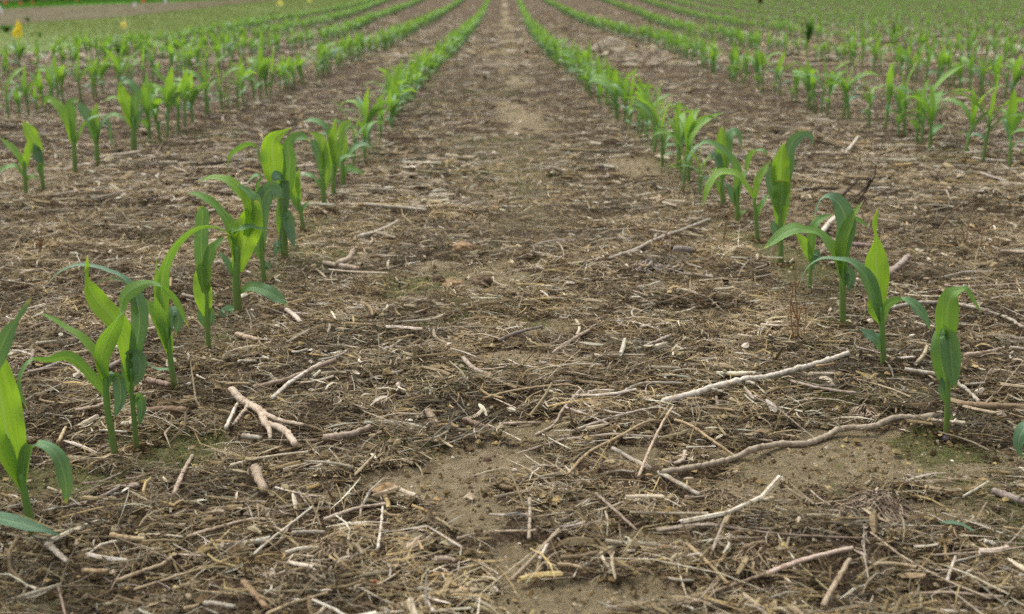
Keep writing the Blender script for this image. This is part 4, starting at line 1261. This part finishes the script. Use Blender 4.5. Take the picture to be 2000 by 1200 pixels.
def cob(px, py, wpx, hpx):
    g = gp(px, py); u = (Vector(g) - cam.location).dot(Fw) / F_PX
    n = 40; L = wpx * u; R = hpx * u / 2
    t = np.linspace(0, 1, n)
    P = np.stack([(t - .5) * L, np.zeros(n), np.full(n, R * .8)], -1)
    rad = R * (1 - .35 * t ** 2)[:, None] * (1 + .16 * np.sin(t[:, None] * 42) * np.cos(np.arange(12)[None] * 3.14))
    v, f, at = tube_geo(P, rad, 12)
    o = mesh_np('corn_cob', v, f, M_WOOD, at, colors=np.tile(np.array((.27, .24, .22)), (len(v), 1)))
    o.location = g
    return tag(o, 'small weathered grey corn cob in the right middle distance', 'corn cob')


cob(1335, 496, 38, 17)


def root_clump(label, px, py, wpx, hpx, n, col, seed):
    g = gp(px, py); u = (Vector(g) - cam.location).dot(Fw) / F_PX
    r = np.random.default_rng(seed)
    vs, fs, C = [], [], []
    b = 0
    for i in range(n):
        a = r.random() * 6.28; L = wpx * u * (.12 + .30 * r.random() ** 1.5)
        c0 = r.normal(0, wpx * u * .17, 2); dist = np.hypot(*c0) / (wpx * u * .5)
        h = hpx * u * (.25 + .75 * r.random()) * max(.15, 1 - dist)
        k = np.linspace(0, 1, 7)
        a = math.atan2(c0[1], c0[0]) + r.normal(0, 1.1)
        a2 = a + r.normal(0, .9) * k
        P = np.stack([c0[0] + np.cos(a2) * L * k, c0[1] + np.sin(a2) * L * k, h * (1 - k ** (.7 + 1.5 * r.random())) + .004 * r.random()], -1)
        v, f, _ = tube_geo(P, (.8 * u + r.random() * 1.2 * u) * np.interp(k, [0, 1], [1.2, .4]), 4)
        vs.append(v); fs.append(np.concatenate([f[0]]) + b); b += len(v)
        c = np.array(col) * (.6 + .8 * r.random()); C.append(np.tile(c, (len(v), 1)))
    o = mesh_np('root_clump', np.concatenate(vs), np.concatenate(fs), M_LIT, colors=np.concatenate(C))
    o.location = (g[0], g[1], g[2] + .001)
    return tag(o, label, 'root clump')


root_clump('large clump of wiry dead roots below the right soil patch', 1715, 1010, 150, 50, 420, (.28, .22, .16), 1)
root_clump('dead root clump at the upper rim of the muddy hollow', 750, 900, 90, 34, 240, (.30, .24, .15), 2)
root_clump('straw-coloured root clump in the right foreground', 1475, 1105, 100, 40, 280, (.36, .28, .18), 3)
root_clump('small pale root clump between the two long branches', 1690, 815, 60, 26, 150, (.40, .32, .23), 4)
root_clump('shaggy root clump right of the centre foreground', 1400, 985, 90, 26, 240, (.27, .21, .14), 5)
root_clump('dark root clump right of the right soil patch corner', 1590, 975, 50, 24, 150, (.16, .12, .08), 6)
root_clump('flattened brown root clump at the lower left edge', 640, 1085, 90, 24, 200, (.30, .23, .15), 7)
root_clump('whitish root tangle in the right middle distance', 1265, 530, 60, 24, 150, (.44, .38, .32), 8)


# dry weeds and dead twigs
def weed(name, label, cat, lines, r, col, base):
    g = gp(*base); u = (Vector(g) - cam.location).dot(Fw) / F_PX
    vs, qs, ts, C, at = [], [], [], [], {'lng': [], 'ang': []}
    b = 0
    for ln in lines:
        P, t = resample(np.array([on_plane(p[0], p[1], g[1] + (p[2] if len(p) > 2 else 0) * u) - g for p in ln]), 8 * len(ln))
        v, f, a = tube_geo(P, r * u * np.interp(t, [0, 1], [1, .5]), 5)
        vs.append(v); qs.append(f[0] + b); ts.append(f[1] + b); b += len(v); C.append(np.tile(np.array(col), (len(v), 1)))
        at['lng'].append(a['lng']); at['ang'].append(a['ang'])
    o = mesh_np(name, np.concatenate(vs), [np.concatenate(qs), np.concatenate(ts)], M_WOOD, {k: np.concatenate(x) for k, x in at.items()}, colors=np.concatenate(C))
    o.location = g
    return tag(o, label, cat)


weed('dry_weed', 'wiry reddish-brown dry weed left of the right seedlings', 'dry weed', [
    [(1558, 668), (1557, 620), (1553, 560), (1555, 512)], [(1557, 625), (1545, 590), (1548, 565), (1538, 562)], [(1557, 640), (1566, 600), (1574, 612), (1570, 655)], [(1550, 665), (1545, 620), (1543, 585)], [(1556, 560), (1562, 548), (1566, 552)]], 1.7, (.36, .20, .10), (1557, 668))
weed('dead_twig', 'blackish dead twig standing up in the right middle distance', 'dead twig', [
    [(1640, 398), (1670, 385), (1695, 362), (1708, 345), (1710, 322)], [(1672, 396), (1690, 375), (1703, 352)], [(1645, 382), (1660, 368), (1680, 347)], [(1695, 362), (1700, 350), (1684, 352)]], 2.6, (.05, .035, .03), (1672, 396))
weed('dry_weed', 'thin leaning straw-coloured weed stalk right of the strip centre', 'dry weed', [
    [(1370, 548), (1330, 505), (1290, 478), (1215, 430)], [(1290, 478), (1310, 440), (1330, 400)]], 1.8, (.36, .25, .14), (1370, 548))
weed('dry_weed', 'pair of yellowish dead grass stems by the right cluster', 'dry weed', [
    [(1322, 400), (1328, 372), (1333, 358)], [(1275, 398), (1310, 382), (1330, 372)], [(1322, 402), (1316, 385), (1320, 365)]], 1.8, (.45, .34, .20), (1322, 402))
weed('dry_weed', 'rusty dry weed at left behind the seedlings', 'dry weed', [
    [(78, 500), (76, 470), (70, 445)], [(78, 500), (84, 468), (92, 450)], [(77, 480), (66, 468)], [(78, 500), (80, 462), (80, 440)]], 1.6, (.28, .16, .08), (78, 500))
weed('dry_weed', 'fine rusty weed stems at the right edge middle distance', 'dry weed', [
    [(1885, 480), (1892, 440), (1902, 400)], [(1890, 450), (1925, 445), (1958, 427)], [(1885, 480), (1880, 450), (1870, 425)], [(1915, 480), (1922, 450), (1960, 425)]], 1.5, (.30, .18, .10), (1885, 482))
weed('curled_tendril', 'white curly dead tendril left of the long-bladed seedling', 'tendril', [
    [(101, 660), (98, 630), (86, 610), (93, 590), (104, 580), (100, 570), (88, 585), (78, 570)], [(98, 630), (106, 618), (108, 600), (100, 584)]], 1.8, (.5, .44, .38), (101, 660))

# a fallen green leaf on the right, and a small red shoot at the bottom
g = gp(1870, 1046); u = (Vector(g) - cam.location).dot(Fw) / F_PX
P, t = resample(np.array([gp(1834, 1036) + [0, 0, .006], gp(1870, 1044) + [0, 0, .009], gp(1908, 1056) + [0, 0, .006]]) - g, 16)
v, q, at = leaf_geo(P, t, 11 * u * leaf_profile(t, .3, .4), np.tile([0, -.3, 1.0], (16, 1)), .05, cup=.6)
o = mesh_np('fallen_leaf', v, q, M_LEAF, at); o.location = g
tag(o, 'narrow blue-green leaf lying on the soil in the right foreground', 'fallen leaf')
weed('red_shoot', 'tiny red shoot poking up at the bottom, left of centre', 'shoot', [[(729, 1160), (729, 1148), (732, 1134)], [(727, 1160), (725, 1150)]], 4, (.40, .05, .05), (729, 1161))


# ------------------------------------------------------------------ leafy weed tufts
def tuft(name, label, cat, px, py, wpx, hpx, cols, n, seed, group=None):
    g = gp(px, py); u = (Vector(g) - cam.location).dot(Fw) / F_PX
    r = np.random.default_rng(seed)
    vs, F, C = [], [], []
    b = 0
    for i in range(n):
        a = r.random() * 6.28; k = np.linspace(0, 1, 5)
        L = hpx * u * (.5 + .6 * r.random()); sp = wpx * u * .5 * r.random()
        P = np.stack([np.cos(a) * sp * k ** 1.4, np.sin(a) * sp * k ** 1.4, L * np.sin(k * 1.5) * (1 - .15 * r.random() * k)], -1)
        nv = np.tile([-math.cos(a), -math.sin(a), .6], (5, 1))
        w_ = hpx * u * (.10 + .12 * r.random())
        v, q, at = leaf_geo(P, k, w_ * leaf_profile(k, .3, .6), nv, .5, nw=3)
        vs.append(v); F.append(q + b); b += len(v)
        C.append(np.tile(np.array(cols[i % len(cols)]) * (.7 + .6 * r.random()), (len(v), 1)))
    o = mesh_np(name, np.concatenate(vs), np.concatenate(F), M_GRASSV, colors=np.concatenate(C))
    o.location = g
    return tag(o, label, cat, group)


tuft('weed_clump', 'dark green bushy weed in the far right rows, nearer the middle', 'weed', 1578, 86, 34, 42, [(.08, .20, .03), (.06, .15, .03)], 34, 1)
tuft('weed_clump', 'dark green bushy weed in the far right rows, farther right', 'weed', 1747, 82, 30, 36, [(.08, .19, .04), (.06, .15, .03)], 30, 2)
tuft('dead_weed_clump', 'brown dead weed clump far back right of the centre', 'weed', 1484, 17, 18, 26, [(.13, .08, .04), (.09, .06, .03)], 34, 3)
tuft('weed_clump', 'low dark green weed patch on the mown strip at the left edge', 'weed', 12, 66, 60, 18, [(.06, .15, .03), (.05, .12, .03)], 50, 4)
tuft('weed_clump', 'small green weed on the mown strip between two yellow flags', 'weed', 80, 76, 24, 14, [(.09, .19, .04), (.07, .16, .03)], 26, 5)
tuft('weed_clump', 'round dark weed at the edge of the mown strip, top left of centre', 'weed', 529, 34, 12, 10, [(.04, .12, .03)], 20, 6)
tuft('weed_clump', 'dark green weed behind the left rows under the pale yellow flag', 'weed', 232, 112, 30, 30, [(.05, .15, .02), (.07, .2, .03)], 22, 7)
tuft('weed_clump', 'leafy weed patch on the brown plot behind the orange-yellow flag', 'weed', 55, 44, 40, 12, [(.10, .18, .05), (.08, .14, .04)], 30, 8)

# ------------------------------------------------------------------ marker flags
M_WIRE = mat_plain('flag_wire', (.25, .25, .24), .5, .1)
FCOL = {'y': mat_plain('yellow_flag', (.96, .74, .02), .5, .05, 30, .45), 'p': mat_plain('pale_yellow_flag', (.99, .88, .22), .5, .05, 30, .45), 'w': mat_plain('white_flag', (.82, .82, .84), .5, .05, 30, .3), 'r': mat_plain('orange_red_flag', (.80, .13, .08), .5, .08, 30, .3)}


def flag(label, kind, base, top, poly, group='plot marker flags beyond the corn'):
    """poly: outline of the flag, photo px, in the upright plane through the wire"""
    g = np.array([*gp0(*base), 0]); g[2] = terrain(g[1]) + .02
    u = (Vector(g) - cam.location).dot(Fw) / F_PX
    root = empty('marker_flag', g)
    tag(root, label, 'marker flag', group)
    T = on_plane(top[0], top[1], g[1]) - g
    P, t = resample(np.array([[0, 0, -.05], T * .5 + [0, .002, 0], T]), 6)
    v, f, at = tube_geo(P, np.full(6, .0012), 5)
    mesh_np('wire', v, f, M_WIRE, at, parent=root)
    pts = np.array([on_plane(p[0], p[1], g[1]) - g for p in poly])
    # flag cloth: rows between the left and right outline, gently creased
    n, m = 9, 7
    a = pts[:len(pts) // 2]; b = pts[len(pts) // 2:][::-1]
    A_, _ = resample(a, n); B_, _ = resample(b, n)
    k = np.linspace(0, 1, m)[None, :, None]
    V = A_[:, None] * (1 - k) + B_[:, None] * k
    V[..., 1] += np.sin(k[..., 0] * 5 + np.arange(n)[:, None] * .5) * .012
    i = np.arange(n * m).reshape(n, m)
    q = np.stack([i[:-1, :-1], i[:-1, 1:], i[1:, 1:], i[1:, :-1]], -1).reshape(-1, 4)
    mesh_np('flag_cloth', V.reshape(-1, 3), q, FCOL[kind], parent=root)
    return root


flag('orange-yellow marker flag drooping to a triangle at the far left', 'y', (41, 112), (36, 36), [(34, 37), (28, 55), (23, 66), (34, 77), (37, 37), (40, 52), (43, 70), (38, 78)])
flag('pale yellow square marker flag with bent corner, left', 'p', (246, 106), (241, 32), [(231, 38), (234, 45), (237, 54), (240, 58), (241, 32), (244, 42), (248, 52), (245, 58)])
flag('yellow marker flag at the top edge, nearer the left', 'p', (550, 26), (549, -4), [(543, -4), (543, 4), (541, 9), (542, 14), (549, -5), (551, 3), (552, 9), (548, 13)])
flag('yellow marker flag at the top edge, rightmost of the flags', 'p', (606, 15), (605, -8), [(601, -8), (600, -2), (601, 3), (602, 7), (606, -8), (607, -3), (608, 2), (605, 6)])
flag('white marker flag cut by the left edge', 'w', (2, 38), (-1, 8), [(-6, 8), (-5, 16), (-5, 23), (-4, 30), (-1, 8), (1, 14), (5, 22), (4, 29)])
flag('white marker flag on the brown plot, left of the orange one', 'w', (264, 26), (262, 1), [(260, 2), (260, 7), (260, 11), (262, 16), (263, 2), (265, 7), (267, 11), (264, 16)])
flag('orange-red marker flag between two white ones', 'r', (280, 17), (279, -8), [(276, -8), (276, -2), (277, 4), (278, 8), (281, -8), (282, -2), (283, 3), (281, 8)])
flag('white marker flag right of the orange-red one', 'w', (323, 19), (322, -6), [(320, -6), (320, 0), (321, 5), (322, 10), (324, -6), (326, 0), (325, 5), (324, 10)])
flag('white marker flag barely showing at the top edge', 'w', (452, 11), (451, -10), [(449, -10), (449, -6), (449, -2), (451, 2), (453, -10), (454, -6), (454, -2), (452, 2)])
flag('small red marker flag in the top left corner before the trees', 'r', (12, 22), (10, 1), [(7, 2), (7, 5), (8, 8), (10, 9), (10, 1), (12, 4), (14, 8), (12, 9)])
flag('small faded orange marker flag right of the corner red one', 'r', (40, 19), (39, 3), [(36, 4), (36, 6), (37, 9), (38, 11), (40, 3), (42, 5), (42, 9), (40, 11)])
flag('tiny faded orange flag in the bright grass, third from the left corner', 'r', (64, 15), (63, 2), [(61, 2), (61, 5), (62, 7), (63, 9), (64, 2), (66, 5), (66, 7), (64, 9)])
flag('tiny reddish flag at the very top before the tree gap', 'r', (151, 14), (150, -5), [(148, -5), (148, -2), (149, 1), (150, 3), (152, -5), (153, -2), (153, 1), (151, 3)])


# ------------------------------------------------------------------ trees behind the plots
M_BARK = mat_plain('bark', (.09, .07, .05), .9, .3, 20)
M_CROWN = mat_vcol('tree_foliage', .6, .2)


def tree_meshes(seed, hgt=4.2, wid=1.6):
    r = np.random.default_rng(seed)
    z = np.linspace(0, hgt * .85, 9)
    P = np.stack([np.cumsum(r.normal(0, .03, 9)), np.cumsum(r.normal(0, .03, 9)), z], -1)
    v, f, at = tube_geo(P, .09 * (1 - z / hgt * .85) + .01, 8)
    vs, qs, ts = [v], [f[0]], [f[1]]; b = len(v)
    tips = []
    for i in range(16):
        z0 = hgt * (.06 + .8 * i / 16); a = i * 2.4 + r.random(); L = wid * (.55 + .5 * r.random()) * (1 - .5 * (z0 / hgt) ** 2)
        k = np.linspace(0, 1, 5)
        p0 = np.array([np.interp(z0, z, P[:, 0]), np.interp(z0, z, P[:, 1]), z0])
        Q = p0 + np.stack([np.cos(a) * L * k, np.sin(a) * L * k, L * .35 * k + .1 * np.sin(k * 3)], -1)
        v, f, _ = tube_geo(Q, .03 * (1 - k * .8), 5)
        vs.append(v); qs.append(f[0] + b); ts.append(f[1] + b); b += len(v)
        tips += [Q[2], Q[3], Q[4]]
    trunk = mesh_np('trunk', np.concatenate(vs), [np.concatenate(qs), np.concatenate(ts)], M_BARK)
    tips = np.array(tips)
    n = 5200
    c = tips[r.integers(0, len(tips), n)] + r.normal(0, .20, (n, 3))
    c[:, 2] = np.abs(c[:, 2]) + .02
    d1 = norm(r.normal(0, 1, (n, 3))); d2 = norm(np.cross(d1, r.normal(0, 1, (n, 3))))
    s = (.035 + .03 * r.random(n))[:, None]
    V = np.stack([c - d1 * s, c + d2 * s * .5, c + d1 * s, c - d2 * s * .5], 1).reshape(-1, 3)
    F = np.arange(n * 4).reshape(n, 4)
    kk = r.integers(0, 3, n)
    cc = np.array([(.025, .060, .018), (.035, .085, .022), (.018, .045, .016)])[kk] * (.8 + .4 * r.random((n, 1)))
    crown = mesh_np('crown', V, F, M_CROWN, colors=np.repeat(cc, 4, 0), smooth=False)
    res = (trunk.data, crown.data)
    bpy.data.objects.remove(trunk); bpy.data.objects.remove(crown)
    return res


TM = [tree_meshes(11), tree_meshes(12, 3.6, 1.8), tree_meshes(13, 4.8, 1.5)]
tx = list(range(-330, 330, 55))
for i, px in enumerate(tx):
    py = np.interp(px, [-400, 0, 120, 200, 330], [16, 6.5, 1.5, -1, -5]) - 1.0
    g = gp0(px, py)
    r = empty('hedgerow_tree', (g[0] + random.gauss(0, .1), g[1] + .9 + random.gauss(0, .2), float(terrain(g[1])) ))
    sc = random.uniform(.9, 1.2); r.scale = (sc, sc, sc); r.rotation_euler = (0, 0, random.random() * 6)
    n = 'the dark tree line at the top left' 
    tag(r, 'dark low-branched tree in the shaded line beyond the bright grass, top left', 'tree', 'dark hedgerow trees at the top left')
    tm = TM[i % 3]
    for nm, me in (('trunk', tm[0]), ('crown', tm[1])):
        ob = bpy.data.objects.new(nm, me); COL.objects.link(ob); ob.parent = r


# ------------------------------------------------------------------ the litter, kept off the larger pieces that lie on it
OCC = {}
for o in list(S.objects):
    if o.type == 'MESH' and o.get('category') in ('branch', 'stick', 'straw', 'stalk piece', 'wood chip', 'twig', 'clod', 'pebble', 'corn cob', 'fallen leaf', 'husk'):
        co = np.empty(len(o.data.vertices) * 3, np.float32); o.data.vertices.foreach_get('co', co); co = co.reshape(-1, 3)
        for px_, py_ in set(zip(((co[:, 0] + o.location.x) / .005).astype(int), ((co[:, 1] + o.location.y) / .005).astype(int))):
            OCC[(px_, py_)] = 1
OG = np.zeros((1200, 1200), bool)
for (i, j) in OCC:
    if -590 < i < 590 and 0 <= j < 1190:
        OG[i + 600 - 1:i + 602, max(0, j - 1):j + 2] = True


def free(x, y, p):
    i = np.clip((x / .005).astype(int) + 600, 0, 1199); j = np.clip((y / .005).astype(int), 0, 1199)
    return ~(OG[i, j] & (rng.random(len(x)) < p))


# fine straw
parts = []
def fine(n, d0, d1, power, rings, wmul=1.0, lmul=1.0, keep=1.0, clear=.85, pal=(1.8, 4, 7, 7, 5, .8, 4, 1.5)):
    x, y = scatter(n, d0, d1, power)
    k = tri_keep(x, y, keep) & free(x, y, clear); x, y = x[k], y[k]; n = len(x)
    L = np.clip(rng.lognormal(math.log(.0115), .6, n), .004, .06) * lmul
    W = np.clip(rng.lognormal(math.log(.00075), .42, n), .0004, .0022) * wmul
    yaw = np.where(rng.random(n) < .35, N(n, .5), rng.random(n) * 6.28)
    curl = np.where(rng.random(n) < .5, N(n, 1.8), N(n, .45))
    tilt = N(n, .2) + np.where(rng.random(n) < .08, N(n, .7), 0)
    off = rng.random(n) ** 1.4 * .009 + .0003
    tone = (np.clip(-.05 + 1.9 * fbm(x, y, 11, 71), .42, 1.5) * np.clip(.35 + 1.2 * fbm(x, y, 3.3, 77), .7, 1.25))[:, None]          # lighter and darker mats of straw
    parts.append(ribbons(x, y, L, W, yaw, curl, tilt, off, N(n, .5), pick(n, pal) * tone, rings, arch=np.abs(N(n, .2))))


fine(215000, .66, 2.6, 1.1, 4)
fine(26000, .66, 2.6, 1.1, 4, 1.6, 2.4, pal=(4, 5, 5, 3, 2, 3, 3, .5))
fine(95000, 2.3, 8, 1.7, 3, 2.0, 1.7, pal=(6, 5, 5, 4, 3, 4, 3, 2))
fine(60000, 7, 42, 1.9, 2, 5.5, 3.2, pal=(6, 4, 4, 4, 3, 6, 2, 2.5))
merge('fine_straw', parts, M_LIT, 'matted dry brown straw fibres covering the soil between the rows', 'straw')

# stalk bits and husk chips
parts = []
def bits(n, d0, d1, power, sm=1.0, rings=4, sides=6):
    x, y = scatter(n, d0, d1, power)
    k = tri_keep(x, y, 1.02) & free(x, y, .97); x, y = x[k], y[k]; n = len(x)
    L = np.clip(rng.lognormal(math.log(.026), .55, n), .008, .12) * sm
    R = np.clip(rng.lognormal(math.log(.0011), .45, n), .0005, .0034) * sm
    yaw = np.where(rng.random(n) < .4, N(n, .5), rng.random(n) * 6.28)
    parts.append(tubes(x, y, L, R, yaw, N(n, .25), N(n, .06), .001 + rng.random(n) * .010, pick(n, [5, 5, 4, 3, 2, 3.5, 2, .8], .25), rings, sides))


def chips(n, d0, d1, power, sm=1.0):
    x, y = scatter(n, d0, d1, power)
    k = tri_keep(x, y, 1.02) & free(x, y, .97); x, y = x[k], y[k]; n = len(x)
    L = np.clip(rng.lognormal(math.log(.017), .5, n), .007, .05) * sm
    W = np.clip(rng.lognormal(math.log(.0028), .6, n), .0012, .012) * sm
    parts.append(ribbons(x, y, L, W, rng.random(n) * 6.28, N(n, .3), N(n, .22), rng.random(n) * .010 + .001, N(n, .45), pick(n, [3, 5, 6, 6, 4, 2.5, 2, 1]), 4, arch=N(n, .3), fold=.3))


bits(3600, .66, 2.6, .8, .95)
bits(15000, 2.2, 8, 1.5, 1.45, 3, 5)
bits(26000, 7, 42, 1.8, 3.0, 2, 4)
chips(8500, .66, 2.6, .8, .85)
chips(12000, 2.3, 9, 1.6, 1.5)
chips(14000, 8, 40, 1.8, 4.0)
merge('stalk_litter', parts, M_LIT, 'broken grey stalk bits and husk chips strewn over the whole field', 'crop residue')

# crumbs of soil and rotten duff, and dark ones for painted contact shade
x, y = scatter(60000, .66, 3.0, 1.1)
k = tri_keep(x, y, .75) & free(x, y, .8); x, y = x[k], y[k]
c1 = crumbs(x, y, np.clip(rng.lognormal(math.log(.0016), .45, len(x)), .0006, .006), pick(len(x), [.5, 1, 2, 5, 6, .2, 2, 2]), rng.random(len(x)) * .006)
x, y = scatter(34000, .66, 3.0, 1.1)
k = crop_only(x, y); x, y = x[k], y[k]
c2 = crumbs(x, y, np.clip(rng.lognormal(math.log(.0011), .5, len(x)), .0004, .004), pick(len(x), [.5, 1, 3, 5, 3, .6, 2, 1]), np.full(len(x), .0003))
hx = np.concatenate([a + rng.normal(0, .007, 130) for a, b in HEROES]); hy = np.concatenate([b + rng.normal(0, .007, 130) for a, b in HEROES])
c3 = crumbs(hx, hy, np.clip(rng.lognormal(math.log(.0016), .4, len(hx)), .0007, .004), pick(len(hx), [0, 0, .5, 3, 6, .1, 1, 4]), rng.random(len(hx)) * .003)  # dark crumbs round the traced stems stand in for contact shadow at their feet
merge('soil_and_shade_crumbs', [c1, c2, c3], M_CRUMB, 'loose brown soil crumbs and rotted duff among the straw, darkened as contact shade at stems', 'soil')

# moss and algae fuzz
x, y = scatter(120000, .66, 4.0, 1.2)
mk = moss(x, y)
k = (rng.random(len(x)) < (mk - .25) * 1.1) & crop_only(x, y); x, y = x[k], y[k]; n = len(x)
mc = np.array([(.07, .105, .02)]) * (1 + (rng.random((n, 1)) - .5) * .8) + rng.random((n, 1)) * np.array([(.07, .05, .01)])
p = ribbons(x, y, .003 + rng.random(n) * .006, .0006 + rng.random(n) * .0008, rng.random(n) * 6.28, N(n, .8), N(n, .5), rng.random(n) * .002, N(n, .6), mc, 3)
merge('moss', [p], mat_vcol('moss_fuzz', .85), 'low green moss and algae on the damp bare soil', 'moss')
